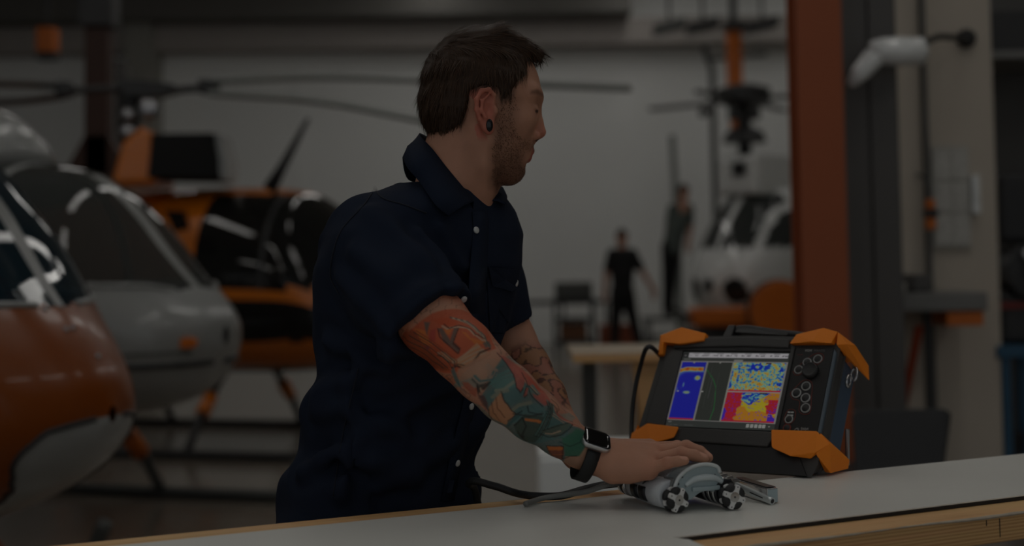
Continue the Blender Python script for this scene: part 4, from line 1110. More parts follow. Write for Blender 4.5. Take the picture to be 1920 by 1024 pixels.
# ---------------- trousers and shoes (below the bench edge)
tf = Field()
hip = P(700, 985, 2.325)
tf.slices([(np.array([-.222, 2.325, z]), a, b) for z, a, b in ((.80, .172, .128), (.90, .165, .122), (.97, .158, .115))], RAX, FAX)
for s in (-1, 1):
    o = np.array([-.222, 2.325, 0]) + RAX * s * .088
    tf.chain([(o + UPV * .84, .088), (o + UPV * .50 + FAX * .01, .066), (o + UPV * .28 + FAX * -.005, .06), (o + UPV * .09, .056)], .02)
V, Qd = tf.mesh((-.50, 2.05, .03), (.05, 2.62, 1.0), .009)
obj('trousers', V, Qd, mat('black_work_trousers', (26, 27, 30), .9, var=.1), man, True)
for s in (-1, 1):
    o = np.array([-.222, 2.325, 0]) + RAX * s * .088; f = Field()
    f.chain([(o + UPV * .047 - FAX * .045, .044), (o + UPV * .045 + FAX * .06, .043), (o + UPV * .036 + FAX * .16, .034)], .02); f.cone(o + UPV * .05, o + UPV * .13, .045, .046, .02)
    V, Qd = f.mesh(o - .28 + np.array([0, 0, .281]), o + np.array([.28, .28, .2]), .007)
    V[:, 2] = np.maximum(V[:, 2], .002); obj('shoe', V, Qd, M_black, man, True)
# ---------------- wristwatch
W0 = P(1097, 862, 2.081); wt = np.array([.92, .20, -.34]); wt /= np.linalg.norm(wt)
wn = np.array([.18, -.52, .84]); wn -= wt * (wn @ wt); wn /= np.linalg.norm(wn); wb = np.cross(wn, wt)
watch = thing('wristwatch', 'black square-faced wristwatch with silver rim on the tattooed wrist', 'watch', tuple(W0))
def rrect(w, h, r, n=6):
    o = []
    for cx, cy, a0 in ((w - r, h - r, 0), (-w + r, h - r, 90), (-w + r, -h + r, 180), (w - r, -h + r, 270)):
        for k in range(n + 1): a = math.radians(a0 + 90 * k / n); o.append((cx + r * math.cos(a), cy + r * math.sin(a)))
    return o
wc = W0 + wn * .0388
m = MB()
def lay(rr, levels):
    V = []; 
    for (k, h) in levels: V += [wc + wt * x * k + wb * y * k + wn * h for x, y in rr]
    n = len(rr); Fc = []
    for i in range(len(levels) - 1):
        for j in range(n): Fc.append((i * n + j, i * n + (j + 1) % n, (i + 1) * n + (j + 1) % n, (i + 1) * n + j))
    return V, Fc + [tuple(range(n))[::-1], tuple(range((len(levels) - 1) * n, len(levels) * n))]
rr = rrect(.0225, .0196, .0095)
obj('case', *lay(rr, [(.86, -.006), (.97, -.003), (1.0, .0), (.985, .0025), (.95, .0036)]), mat('satin_silver', (205, 205, 205), .3, metal=.85), watch, True)
obj('screen', *lay(rr, [(.95, .0030), (.94, .0042), (.86, .0050), (.5, .0055)]), mat('watch_glass', (8, 8, 9), .08), watch, True)
V, Fc = [], []; N = 48
for i in range(N + 1):
    a = math.radians(28) + math.radians(304) * i / N
    d = wn * math.cos(a) + wb * math.sin(a); ra = .0285 + .0070 * math.cos(a) ** 2 * (1 if math.cos(a) > 0 else .2)
    for (r_, w) in ((0, -.0105), (0, .0105), (.0026, .0098), (.0026, -.0098)): V.append(W0 + d * (ra + r_) + wt * w)
for i in range(N):
    for k in range(4): Fc.append((i * 4 + k, i * 4 + (k + 1) % 4, i * 4 + 4 + (k + 1) % 4, i * 4 + 4 + k))
Fc += [(3, 2, 1, 0), tuple(N * 4 + k for k in range(4))]
obj('strap', V, Fc, mat('black_silicone', (26, 27, 27), .6), watch, True)
# ================================================================== ULTRASONIC TEST INSTRUMENT
_yaw, _tilt, _rl = 0.65349, 0.53037, 0.0181
_n0 = np.array([-math.sin(_yaw), -math.cos(_yaw), 0]); _a0 = np.array([math.cos(_yaw), -math.sin(_yaw), 0])
_b0 = UPV * math.cos(_tilt) - _n0 * math.sin(_tilt); DN = np.cross(_a0, _b0)
DA = _a0 * math.cos(_rl) + _b0 * math.sin(_rl); DB = -_a0 * math.sin(_rl) + _b0 * math.cos(_rl)
DC = np.array([0.36955, 2.49276, 1.07972])
def D3(s, t, n=0.0): return DC + DA * s + DB * t + DN * n
def tz(n): 
    """lowest t at depth n that clears the bench top"""
    return (BENCH + .002 - DC[2] - DN[2] * n) / DB[2]
M_case = mat('charcoal_casing', (66, 65, 64), .55, var=.06, bump=.1, bscale=400)
M_case2 = mat('black_casing', (30, 30, 31), .5, var=.06)
M_slate = mat('slate_blue_side', (62, 82, 104), .45, var=.06)
M_bump = mat('orange_rubber', (246, 136, 12), .6, var=.04, bump=.08, bscale=300)
M_panel = mat('keypad_black', (24, 24, 25), .4)
dev = thing('test_instrument', 'portable ultrasonic test instrument with orange corner guards and lit colour screen', 'instrument', (DC[0], DC[1], BENCH))
DEP = -.098
def loop(n, ins=0.0, bot=None):
    tb = tz(n) if bot is None else bot
    return [(-.150 + ins, tb), (.184 - ins, tb), (.190 - ins, tb + .02), (.190 - ins, .082 - ins), (.172 - ins, .101 - ins), (.090, .104 - ins), (.015, .1055 - ins), (-.065, .104 - ins), (-.128 + ins, .101 - ins), (-.152 + ins, .080 - ins), (-.160 + ins, tb + .03)]
def rings(levels, name, m, bevel=0.0, parent=dev):
    V = []
    for pts, n in levels: V += [D3(s, t, n) for s, t in pts]
    k = len(levels[0][0]); Fc = []
    for i in range(len(levels) - 1):
        for j in range(k): Fc.append((i * k + j, i * k + (j + 1) % k, (i + 1) * k + (j + 1) % k, (i + 1) * k + j))
    Fc += [tuple(range(k)), tuple(range((len(levels) - 1) * k, len(levels) * k))[::-1]]
    o = obj(name, V, Fc, m, parent, False, None, None, bevel); return o
rings([(loop(-.004), -.004), (loop(-.03), -.03)], 'front_housing', M_case, .003)
rings([(loop(-.0305, .002), -.0305), (loop(-.09, .004), -.09), (loop(DEP, .012), DEP)], 'rear_housing', M_slate, .003)
# front bezel: raised frame round the screen
def plate(name, poly, n0, n1, m, parent=dev, bevel=0.0):
    return MB().prism(DC, DA, DB, DN, poly, n0, n1).build(name, m, parent, bevel=bevel)
plate('upper_bezel', [(-.128, .0795), (-.066, .0815), (.015, .0835), (.100, .0810), (.100, .098), (.015, .1025), (-.066, .100), (-.125, .095)], -.0038, .004, M_case, bevel=.002)
plate('upper_bezel_shadow_line', [(-.118, .0748), (.106, .0748), (.104, .0805), (.015, .083), (-.066, .081), (-.118, .079)], -.0038, .0015, M_case2, bevel=.0005)
plate('left_bezel', [(-.146, -.070), (-.1065, -.0745), (-.1065, .0745), (-.128, .0755), (-.140, .060)], -.0038, .004, M_case, bevel=.002)
plate('lower_bezel', [(-.085, -.101), (.100, -.1035), (.108, -.088), (.105, -.0755), (-.105, -.0755), (-.112, -.085)], -.0038, .004, M_case, bevel=.002)
plate('lower_body', [(-.150, tz(.002)), (.180, tz(.002)), (.150, -.100), (.100, -.1045), (-.085, -.1025), (-.140, -.100)], -.0038, .002, M_case2)
plate('key_strip', [(.1062, -.0745), (.1135, -.0745), (.1125, .084), (.1062, .084)], -.0038, .0035, M_case, bevel=.001)
kp = plate('keypad', [(.114, -.0745), (.1835, -.0745), (.1835, .083), (.113, .083)], -.0038, .001, M_panel, bevel=.0008)
plate('edge_ridge', [(.1840, -.0742), (.1895, -.0742), (.1895, .074), (.1840, .082)], -.012, .002, mat('slate_ridge', (92, 104, 114), .35), bevel=.002)
# keys, rings, dial
M_ring = mat('pale_key_ring', (168, 168, 166), .5); M_red = mat('red_outline', (120, 50, 40), .6); M_key = mat('key_cap', (34, 34, 35), .5); M_glyph = mat('key_print', (196, 198, 196), .6)
KEYS = [(.1587, .0611, .0068), (.1404, .0548, .0066), (.1275, .0405, .0066), (.1474, .0100, .0070), (.1325, -.0032, .0072), (.1508, -.0116, .0072), (.1545, -.0300, .0072), (.1288, -.0514, .0062), (.1284, -.0672, .0060)]
for i, (s, t, r) in enumerate(KEYS):
    k = MB().lathe(D3(s, t, .001), DN, [(0, r * .92), (.0012, r * .92), (.0018, r * .8)], 24).build('key', M_key, kp, True)
    MB().lathe(D3(s, t, .001), DN, [(0, r * .93), (.0016, r * .95), (.0020, r * 1.06), (.0016, r * 1.18), (0, r * 1.2)], 28, cap=False).build('key_ring', M_red if i == 8 else M_ring, kp, True)
    w = r * .32
    g = MB()
    if i == 7: g.lathe(D3(s, t - .001, .0021), DN, [(0, w), (.0003, w)], 12)
    else:
        for q in (-.9, -.2, .5): g.frame_box(D3(s, t, .0019), DA, DB, DN, (w * q, -w * .45, 0), (w * (q + .5), w * .45, .0004))
    g.build('key_mark', M_glyph if i != 8 else M_key, kp)
MB().lathe(D3(.1504, .0385, .001), DN, [(0, .0142), (.003, .0140), (.007, .0136), (.0082, .0122), (.0082, .0116), (.0072, .0105), (.007, .004)], 36).build('dial', mat('dial_rubber', (48, 48, 48), .6), kp, True)
for t0 in (-.0385, -.0440):
    for s0 in (.1262, .1322):
        plate('status_light', [(s0 - .0024, t0 - .0012), (s0 + .0024, t0 - .0012), (s0 + .0024, t0 + .0012), (s0 - .0024, t0 + .0012)], .001, .0016, M_glyph, kp)
def outline(pts, r=.0006, name='red_outline'):
    q = spline([np.array([*p, 0]) for p in pts + pts[:1]], 5)
    MB().tube([D3(v[0], v[1], .0012) for v in q], r, 5, False).build(name, M_red, kp)
outline([(.118, .036), (.130, .052), (.150, .070), (.164, .071), (.169, .062), (.160, .051), (.152, .0545), (.146, .050), (.137, .042), (.135, .034), (.125, .030)])
outline([(.121, -.004), (.130, .009), (.142, .0215), (.157, .016), (.161, -.01), (.164, -.036), (.155, -.0415), (.144, -.036), (.141, -.018), (.128, -.014)])
outline([(.121, -.040), (.125, -.034), (.134, -.034), (.1385, -.040), (.1375, -.054), (.129, -.061), (.120, -.054)])
plate('slider_mark', [(.1185, .0688), (.130, .0688), (.130, .0694), (.1185, .0694)], .001, .0014, M_red, kp)
def text(body, s, t, size, m, parent, n=.0013, bold=0.0, shear=0.0):
    cu = bpy.data.curves.new('lettering', 'FONT'); cu.body = body; cu.size = size; cu.extrude = .0002; cu.offset = bold; cu.shear = shear
    tmp = bpy.data.objects.new('lettering', cu); COL.objects.link(tmp)
    dg = bpy.context.evaluated_depsgraph_get(); me = tmp.evaluated_get(dg).to_mesh()
    V = [D3(s + v.co.x, t + v.co.y, n + v.co.z) for v in me.vertices]; Fc = [tuple(p.vertices) for p in me.polygons]
    bpy.data.objects.remove(tmp); o = obj('lettering', V, Fc, m, parent); return o
M_letter = mat('pale_lettering', (150, 150, 148), .6)
text('M2M', .1320, .0752, .0062, M_letter, kp, bold=.00018); text('MANTIS', .1482, .0752, .0058, mat('grey_lettering', (112, 112, 112), .6), kp)
text('Eddyfi', .1535, -.0690, .0056, M_letter, kp, bold=.0001); text('Technologies', .1535, -.0738, .0048, M_letter, kp)
for k in range(4):
    a = np.linspace(-.3 + k * .55, 1.5 + k * .55, 8); r = .0022 + k * .0009
    MB().tube([D3(.1475 + r * math.cos(w), -.0712 + r * math.sin(w), .0013) for w in a], .0004, 5).build('logo_arc', M_letter, kp)
MB().lathe(D3(.1455, -.0725, .0012), DN, [(0, .0012), (.0003, .0012)], 10).build('logo_dot', M_letter, kp)

# screen with its scan display (a lit panel)
NX, NY = 300, 210; SW, SHt = .211, .1455
gx, gy = np.meshgrid(np.linspace(0, 1, NX), np.linspace(0, 1, NY)); gy = gy      # gy = 0 at the top
rs = np.random.RandomState(3)
def fbm(x, y, f, seed, oct=4):
    r = np.random.RandomState(seed); o = 0; amp = 1; tot = 0
    for k in range(oct):
        n = 64; T = r.rand(n, n); fx, fy = x * f, y * f; ix, iy = np.floor(fx).astype(int), np.floor(fy).astype(int); ux, uy = fx - ix, fy - iy
        ux, uy = ux * ux * (3 - 2 * ux), uy * uy * (3 - 2 * uy)
        g = lambda a, b: T[(iy + b) % n, (ix + a) % n]
        o = o + amp * ((g(0, 0) * (1 - ux) + g(1, 0) * ux) * (1 - uy) + (g(0, 1) * (1 - ux) + g(1, 1) * ux) * uy); tot += amp; amp *= .6; f *= 2
    return o / tot
IMG = np.zeros((NY, NX, 3)); IMG[:] = (38, 40, 38)
def rect(x0, y0, x1, y1, c, m=None):
    k = (gx >= x0) & (gx <= x1) & (gy >= y0) & (gy <= y1)
    if m is not None: k &= m
    IMG[k] = c
def ramp(v, stops):
    xs = [q[0] for q in stops]; return np.stack([np.interp(v, xs, [q[1][i] for q in stops]) for i in range(3)], -1)
JET = [(0, (16, 26, 120)), (.28, (18, 40, 112)), (.40, (40, 100, 122)), (.5, (88, 124, 104)), (.6, (122, 118, 48)), (.72, (130, 92, 24)), (.85, (126, 52, 20)), (1, (110, 18, 22))]
# menu bar with its grey words
rect(.06, .012, .985, .075, (126, 124, 126)); rect(.0, .012, .055, .075, (30, 30, 30)); rect(.02, .04, .035, .055, (80, 80, 80))
for k, (x, w) in enumerate(((.07, .03), (.115, .035), (.18, .075), (.29, .05), (.36, .025), (.415, .05), (.49, .03), (.56, .03), (.61, .04), (.69, .03), (.735, .04), (.82, .025), (.86, .04), (.93, .02), (.955, .03))):
    rect(x, .036, x + w, .054, (66, 64, 66), fbm(gx * 3, gy * 2, 60, 40 + k, 2) > .42)
for x in (.10, .2, .33, .46, .59, .72, .85): rect(x, .018, x + .06, .024, (86, 84, 86))
rect(.02, .092, .085, .102, (82, 82, 80), fbm(gx, gy, 60, 5, 2) > .35); rect(.50, .10, .585, .128, (88, 88, 84))
# frame lines
Y0, Y1 = .135, .905
rect(0, Y0 - .012, 1, Y1 + .012, (92, 90, 88))
# left scan
X0, X1 = .012, .245
k = (gx > X0) & (gx < X1) & (gy > Y0) & (gy < Y1)
u, v = (gx - X0) / (X1 - X0), (gy - Y0) / (Y1 - Y0)
val = .05 + .03 * fbm(gx, gy, 30, 6)
band = np.exp(-((v - .125 - .03 * np.exp(-(u / .16) ** 2)) / .038) ** 4) * (.55 + .5 * fbm(u, v, 13, 7)); val = np.maximum(val, np.where(u < .94, band, 0))
val = np.maximum(val, np.where((v > .16) & (v < .42), .42 * np.clip(1 - (v - .16) / (.05 + .28 * np.exp(-u / .1) + .06 * fbm(u, 0 * v, 20, 8)), 0, 1), 0))
blob = lambda cx, cy, a, b, h: h * np.exp(-(((u - cx) / a) ** 2 + ((v - cy) / b) ** 2) ** 2) * (.65 + .5 * fbm(u, v, 22, 9))
val = np.maximum.reduce([val, blob(.78, .28, .14, .05, .66), blob(.27, .40, .04, .055, .5), blob(.47, .535, .18, .03, .58), blob(.05, .49, .03, .06, .4), blob(.2, .46, .03, .03, .35)])
IMG[k] = ramp(val, [(0, (20, 22, 108)), (.25, (24, 26, 112)), (.4, (60, 88, 112)), (.52, (98, 112, 78)), (.66, (128, 104, 24)), (.85, (126, 62, 18)), (1, (108, 28, 20))])[k]
rect(X0, .515 * (Y1 - Y0) + Y0, .55, .515 * (Y1 - Y0) + Y0 + .004, (70, 30, 60)); rect(X0, Y1 - .016, X1, Y1, (118, 22, 34)); rect(.12, Y0, .137, Y0 + .014, (104, 104, 96))
# A-scan
X0, X1 = .262, .492; rect(X0, Y0, X1, Y1, (34, 36, 33)); rect(X0 - .017, Y0, X0 - .012, Y1, (80, 84, 66))
u, v = (gx - X0) / (X1 - X0), (gy - Y0) / (Y1 - Y0)
grn = dist_line(gx.ravel(), gy.ravel(), [(X0 + .0, Y0 + .10), (X0 + .085, Y0 + .23), (X0 + .125, Y0 + .33), (X0 + .145, Y0 + .5), (X0 + .155, Y0 + .62), (X0 + .14, Y1)]).reshape(gx.shape)
IMG[(grn < .0032)] = (26, 70, 36)
for (xx, ya, yb, c) in ((.31, .2, .75, (44, 46, 44)), (.335, .35, .62, (58, 56, 58)), (.39, .25, .8, (42, 44, 40))): rect(xx, ya, xx + .003, yb, c)
rect(X0, .515 * (Y1 - Y0) + Y0, X1, .515 * (Y1 - Y0) + Y0 + .003, (64, 40, 36)); rect(.37, Y0, .383, Y0 + .014, (100, 100, 96)); rect(.262, .525, .278, .54, (112, 112, 110)); rect(.03, .525, .046, .54, (112, 112, 110))
# upper right C-scan
X0, X1, YM = .507, .983, .512
k = (gx > X0) & (gx < X1) & (gy > Y0) & (gy < YM); u, v = (gx - X0) / (X1 - X0), (gy - Y0) / (YM - Y0)
val = .51 + 1.05 * (fbm(u * 1.6, v, 17, 12, 4) - .5) + .16 * (rs.rand(NY, NX) - .5)
val -= .55 * np.exp(-(np.abs(np.hypot((u - .47), (v - .16) * .9) - .075) / .028) ** 2) + .35 * np.exp(-(((u - .36) / .06) ** 2 + ((v - .15) / .14) ** 2)) + .35 * np.exp(-(((u - .62 - .25 * (.3 - v)) / .05) ** 2 + ((v - .14) / .12) ** 2))
val -= .30 * np.exp(-((u - .14) / .025) ** 2) * (fbm(u, v, 20, 15) > .45) + .32 * np.exp(-((u - .01) / .02) ** 2) * (v > .3) + .4 * np.clip((u - .86) / .14, 0, 1) * (fbm(u, v, 12, 16) > .48)
val += .3 * np.clip((v - .82) / .18, 0, 1) * np.clip(1 - u * 1.1, 0, 1)
IMG[k] = ramp(np.clip(val, 0, 1), JET)[k]; rect(X0, YM - .016, X1, YM, (122, 24, 36)); rect(.80, Y0, .85, Y0 + .016, (40, 24, 22))
# lower right map
Y2 = YM + .018
k = (gx > X0) & (gx < X1) & (gy > Y2) & (gy < Y1); u, v = (gx - X0) / (X1 - X0), (gy - Y2) / (Y1 - Y2)
wob = .55 * (fbm(u, v, 9, 20, 4) - .5)
m = np.zeros((NY, NX, 3)); m[:] = (124, 112, 24)
m[(np.hypot((u - .63) / 1.2, (v - 1.0)) + wob * .25 < .38) | (np.hypot(u - .33, (v - .72) * .8) + wob * .3 < .20) | ((u > .74) & (v < .34) & (wob > -.2))] = (126, 84, 22)
q = (v < .42 - 1.15 * np.abs(u - .46) + wob * .12); m[q] = ramp(np.clip(.36 + 1.3 * (fbm(u, v, 18, 22) - .5) - .2 * np.exp(-(np.hypot(u - .46, v - .2) / .08) ** 2), 0, .62), JET)[q]
m[((u < .30 + wob * .35 - .10 * np.clip(np.abs(v - .35), 0, 1)) & (v < .98) & (v > .0)) | ((u > .80 + wob * .2) & (v > .22) & (v < .62 + .1 * u + wob * .2))] = (118, 22, 30)
m[((u < .05 + wob * .2) & (v > .55)) | ((u > .86) & (v > .80 + wob)) | ((u > .86) & (v > .6) & (fbm(u, v, 26, 24, 3) > .56)) | ((fbm(u, v, 30, 25, 3) > .70))] = (46, 24, 116)
IMG[k] = m[k]; rect(X0, Y1 - .016, X1, Y1, (122, 22, 36)); rect(X0, YM, X1, Y2, (104, 100, 100)); rect(X0 - .015, Y0, X0, Y1, (96, 98, 90)); rect(.80, Y2, .87, Y2 + .012, (30, 20, 24))
# lower bar with tool icons
for i in range(5):
    rect(.745 + i * .036, .93, .772 + i * .036, .972, (112, 112, 108)); rect(.753 + i * .036, .944, .764 + i * .036, .956, (88, 88, 86))
rect(.94, .947, .955, .957, (96, 96, 92)); rect(.02, .935, .05, .945, (84, 84, 82), fbm(gx, gy, 60, 33, 2) > .3); rect(.0, .972, .28, .977, (66, 66, 64), fbm(gx, 0 * gy, 60, 34, 2) > .4)
Vs = [D3((a - .5) * SW, (.5 - b) * SHt, .0002) for a, b in zip(gx.ravel(), gy.ravel())]
ii = np.arange(NX * NY).reshape(NY, NX); Fq = np.stack([ii[1:, :-1], ii[1:, 1:], ii[:-1, 1:], ii[:-1, :-1]], -1).reshape(-1, 4)
obj('screen', Vs, Fq, color_attr_mat('lit_display', .5, emission=True, k=2 ** 3.2, spec=.05), dev, False, None, np.stack([np.array(lin(c)) for c in IMG.reshape(-1, 3)]) if 0 else np.array(lin(IMG.reshape(-1, 3))))['label'] = 'lit display with blue, rainbow and yellow-red scan maps'
plate('screen_backing', [(-SW / 2, -SHt / 2), (SW / 2, -SHt / 2), (SW / 2, SHt / 2), (-SW / 2, SHt / 2)], -.0036, -.0003, M_panel)

# orange corner guards, faceted, wrapped round the four corners
def guard(name, *hulls):
    m = MB()
    for pts in hulls: m.hull([D3(*p) for p in pts])
    return m.build(name, M_bump, dev, bevel=.0015)
guard('corner_guard',   # top left
      [(-.066, .092, .008), (-.066, .108, .006), (-.066, .108, -.10), (-.066, .094, .0), (-.120, .121, .006), (-.120, .120, -.10), (-.162, .104, .006), (-.165, .100, -.10), (-.112, .083, .012), (-.150, .088, .008)],
      [(-.162, .104, .004), (-.168, .098, -.10), (-.155, .064, .006), (-.162, .066, -.10), (-.148, .088, .010), (-.146, .066, .004), (-.146, .09, -.10)])
guard('corner_guard',   # top right
      [(.104, .087, .008), (.112, .106, .006), (.112, .106, -.10), (.104, .09, .0), (.160, .1185, .006), (.160, .1185, -.105), (.186, .112, .004), (.192, .108, -.105), (.146, .0885, .013), (.180, .088, .008)],
      [(.186, .112, .004), (.200, .104, -.108), (.204, .092, -.004), (.206, .075, -.108), (.190, .086, .006), (.190, .083, -.03), (.206, .104, -.03), (.190, .09, -.108)])
guard('corner_guard',   # bottom right
      [(.104, -.0745, .009), (.186, -.0725, .006), (.113, -.108, .012), (.150, -.121, .012), (.190, -.110, .006), (.110, -.078, -.004), (.180, -.118, -.002), (.206, -.092, -.002), (.19, -.085, -.03), (.15, -.115, -.004)],
      [(.190, -.0735, .004), (.206, -.088, -.006), (.190, -.112, .004), (.203, tz(-.035) , -.035), (.206, tz(-.09), -.09), (.190, tz(-.04), -.04), (.190, -.078, -.09), (.206, -.080, -.09), (.190, tz(-.09), -.09)])
guard('corner_guard',   # bottom left
      [(-.072, -.0775, .009), (-.140, -.0715, .006), (-.076, -.098, .010), (-.120, -.112, .010), (-.168, -.104, .004), (-.170, -.090, .002), (-.08, -.08, -.004), (-.150, -.080, -.004), (-.160, -.108, -.02), (-.130, -.112, -.004)],
      [(-.160, -.0735, .004), (-.172, -.088, -.006), (-.160, -.108, .004), (-.174, tz(-.035), -.035), (-.172, tz(-.09), -.09), (-.160, tz(-.04), -.04), (-.160, -.078, -.09), (-.172, -.080, -.09), (-.160, tz(-.09), -.09)])
# carrying handle, folded along the top
hp = spline([D3(-.058, .108, -.060), D3(-.056, .146, -.064), D3(-.030, .154, -.066), (D3(.03, .147, -.068)), D3(.10, .136, -.066), D3(.114, .110, -.060)], 6)
MB().tube(hp, [.0075] * len(hp), 10).build('handle', M_case2, dev, True)
MB().hull([D3(s, t, n) for s, t, n in ((-.064, .1065, -.04), (-.044, .1065, -.04), (-.062, .158, -.055), (-.048, .158, -.055), (-.064, .1065, -.085), (-.044, .1065, -.085), (-.062, .157, -.075), (-.048, .157, -.075))]).build('handle_post', M_case2, dev, bevel=.002)
MB().hull([D3(s, t, n) for s, t, n in ((-.046, .142, -.055), (-.046, .158, -.06), (.06, .136, -.055), (.06, .144, -.06), (-.046, .142, -.08), (.06, .136, -.08), (-.046, .157, -.077))]).build('handle_grip', M_case2, dev, bevel=.002)
# strap ring at the side and tripod leg behind
rc = D3(.203, .054, -.040)
def ring(c, a, b, ra, rb, r, name):
    MB().tube([c + a * ra * math.cos(w) + b * rb * math.sin(w) for w in np.linspace(0, 2 * math.pi, 25)], r, 8, False).build(name, M_steel, dev, True)
ring(rc + DA * .006, (DA * .5 + DN * .2 - DB * .2) / 1.0, DB, .013, .012, .0022, 'strap_ring')
ring(rc - DB * .018 + DA * .003 + DN * .01, DN, DB, .007, .010, .0026, 'strap_clip')
MB().tube([D3(.186, -.02, DEP - .002), Zp(1597, 877, BENCH + .004) + np.array([0, .03, 0])], .004, 8).build('kickstand_leg', M_steel, dev)
MB().tube([D3(-.10, -.02, DEP - .002), D3(-.10, -.02, DEP - .002) + (Zp(1597, 877, BENCH + .004) + np.array([0, .03, 0]) - D3(.186, -.02, DEP - .002))], .004, 8).build('kickstand_leg', M_steel, dev)
MB().hull([D3(s, t, n) for s in (-.168, -.160) for t in (-.03, .0) for n in (-.02, -.04)]).build('side_latch', M_case2, dev, bevel=.001)
# black lead looping at its left side
cab = spline([D3(-.155, .062, -.05), P(1218, 650, 2.60), P(1200, 690, 2.62), P(1188, 750, 2.62), P(1184, 810, 2.60), P(1186, 860, 2.55), Zp(1200, 893, BENCH + .004), Zp(1260, 886, BENCH + .004)], 8)
tag(MB().tube(cab, .0042, 10).build('instrument_lead', M_black, None, True), 'black lead looping down from left side of test instrument', 'cable')
# ================================================================== CRAWLER SCANNER UNDER THE HAND
UB = np.array([.36, -.933, 0]); UB /= np.linalg.norm(UB); VB = np.array([-UB[1], UB[0], 0])
C1 = np.array([.2252, 2.0196, BENCH + .0192]); C2 = np.array([.3068, 2.0384, BENCH + .0192])
M_alu = mat('blue_grey_anodised', (168, 184, 188), .35, metal=.25, var=.03)
M_shell = mat('pale_shell', (196, 200, 204), .35, var=.03)
M_chrome = mat('polished_metal', (200, 200, 200), .18, metal=1.0, var=.04)
M_rub = mat('black_rubber', (34, 35, 36), .6, var=.1)
M_dk = mat('dark_gunmetal', (40, 41, 44), .35, metal=.4)
rob = thing('scanner_crawler', 'pale metal crawler scanner with two omni wheels under the hand', 'scanner', (C1[0] + .04, C1[1] + .05, BENCH))
def wheel(c, ax, spin):
    K = .84
    ax = np.asarray(ax, float); ax /= np.linalg.norm(ax); a = np.cross(UPV, ax); a /= np.linalg.norm(a); b = np.cross(ax, a)
    def pt(r, ang, n): return c + a * r * math.cos(ang) + b * r * math.sin(ang) + ax * n
    star = []
    for k in range(4):
        a0 = spin + k * math.pi / 2
        for r, da in (((.0208 * K), -.20), ((.0212 * K), 0), ((.0208 * K), .20), ((.0105 * K), .62), ((.0088 * K), math.pi / 4), ((.0105 * K), math.pi / 2 - .62)): star.append((r * math.cos(a0 + da), r * math.sin(a0 + da)))
    w = MB().prism(c, a, b, ax, star, .0, (.0062 * K)).build('wheel_plate', mat('white_wheel_plate', (222, 222, 220), .35), rob, bevel=(.0006 * K))
    MB().prism(c - ax * (.0125 * K), a, b, ax, [(x * math.cos(.785) - y * math.sin(.785), x * math.sin(.785) + y * math.cos(.785)) for x, y in star], .0, (.0062 * K)).build('wheel_plate', mat('white_wheel_plate', (222, 222, 220), .35), rob, bevel=(.0006 * K))
    MB().lathe(c, ax, [(-(.026 * K), (.013 * K)), (-(.004 * K), (.0135 * K)), (-(.002 * K), (.010 * K)), ((.0068 * K), (.0085 * K))], 24).build('wheel_hub', M_chrome, rob)
    for row, off in ((0, 0), (1, math.pi / 4)):
        for k in range(4):
            an = spin + math.pi / 4 + k * math.pi / 2 + off; q = c + a * (.0148 * K) * math.cos(an) + b * (.0148 * K) * math.sin(an) + ax * ((.001 * K) - row * (.0125 * K))
            tn = -a * math.sin(an) + b * math.cos(an)
            MB().lathe(q - tn * (.0088 * K), tn, [(0, (.0040 * K)), ((.001 * K), (.0050 * K)), ((.0045 * K), (.0066 * K)), ((.0088 * K), (.0074 * K)), ((.0131 * K), (.0066 * K)), ((.0166 * K), (.0050 * K)), ((.0176 * K), (.0040 * K))], 16).build('roller', M_rub, rob, True)
    for k in range(4):
        an = spin + k * math.pi / 2
        for r in ((.0055 * K), (.0175 * K)): MB().lathe(pt(r, an, (.0062 * K)), ax, [(0, (.0012 * K)), ((.0005 * K), (.0010 * K))], 8).build('screw', M_dk, w)
    MB().lathe(pt(0, 0, (.0068 * K)), ax, [(0, (.0018 * K)), ((.0004 * K), (.0016 * K))], 10).build('screw', M_dk, w)
AX1 = np.array([.52, -.853, .0]); AX2 = np.array([.36, -.933, .0])
wheel(C1, AX1, 1.08); wheel(C2, AX2, 1.2)
C1 = C1 + UPV * .0045; C2 = C2 + UPV * .004
# left pod: tapered cylinder running back to the cable gland
pz = np.array([0, 0, .002])
tail = C1 - np.array([.43, -.903, 0]) * .155 + pz; dirp = tail - C1; Lp = np.linalg.norm(dirp); dirp /= Lp
MB().lathe(C1 + dirp * .016, dirp, [(0, .017), (.001, .0205), (.030, .0212), (.076, .0198), (.085, .0182), (.098, .0172)], 32).build('pod_shell', M_shell, rob, True)
for d0, r in ((.100, .0178), (.108, .0172), (.116, .0165)):
    MB().lathe(C1 + dirp * (.022 + d0 - .002), dirp, [(0, r), (.0006, r + .0006), (.0042, r + .0006), (.0048, r)], 28).build('pod_ring', M_chrome if d0 != .108 else M_dk, rob, True)
MB().lathe(C1 + dirp * .122, dirp, [(0, .0168), (.002, .0172), (.020, .0158), (.030, .0125), (.034, .009)], 24).build('pod_cap', M_dk, rob, True)
for d0, d1 in ((.052, .072), (.076, .096)):      # black marks on the pod's flank
    V, Fc = [], []; n = 7
    for i in range(n):
        an = math.radians(20 - 58 * i / (n - 1)); rr = .0211 if d0 < .06 else .0200
        side = np.cross(dirp, UPV); side /= np.linalg.norm(side); sg = -1 if side[1] > 0 else 1
        o = side * sg * math.cos(an) + UPV * math.sin(an)
        V += [C1 + dirp * d0 + o * (rr + .0006), C1 + dirp * d1 + o * (rr + .0001)]
    for i in range(n - 1): Fc.append((2 * i, 2 * i + 1, 2 * i + 3, 2 * i + 2))
    o = obj('black_mark', V, Fc, M_dk, rob, True); md = o.modifiers.new('thickness', 'SOLIDIFY'); md.thickness = .0012; md.offset = 0
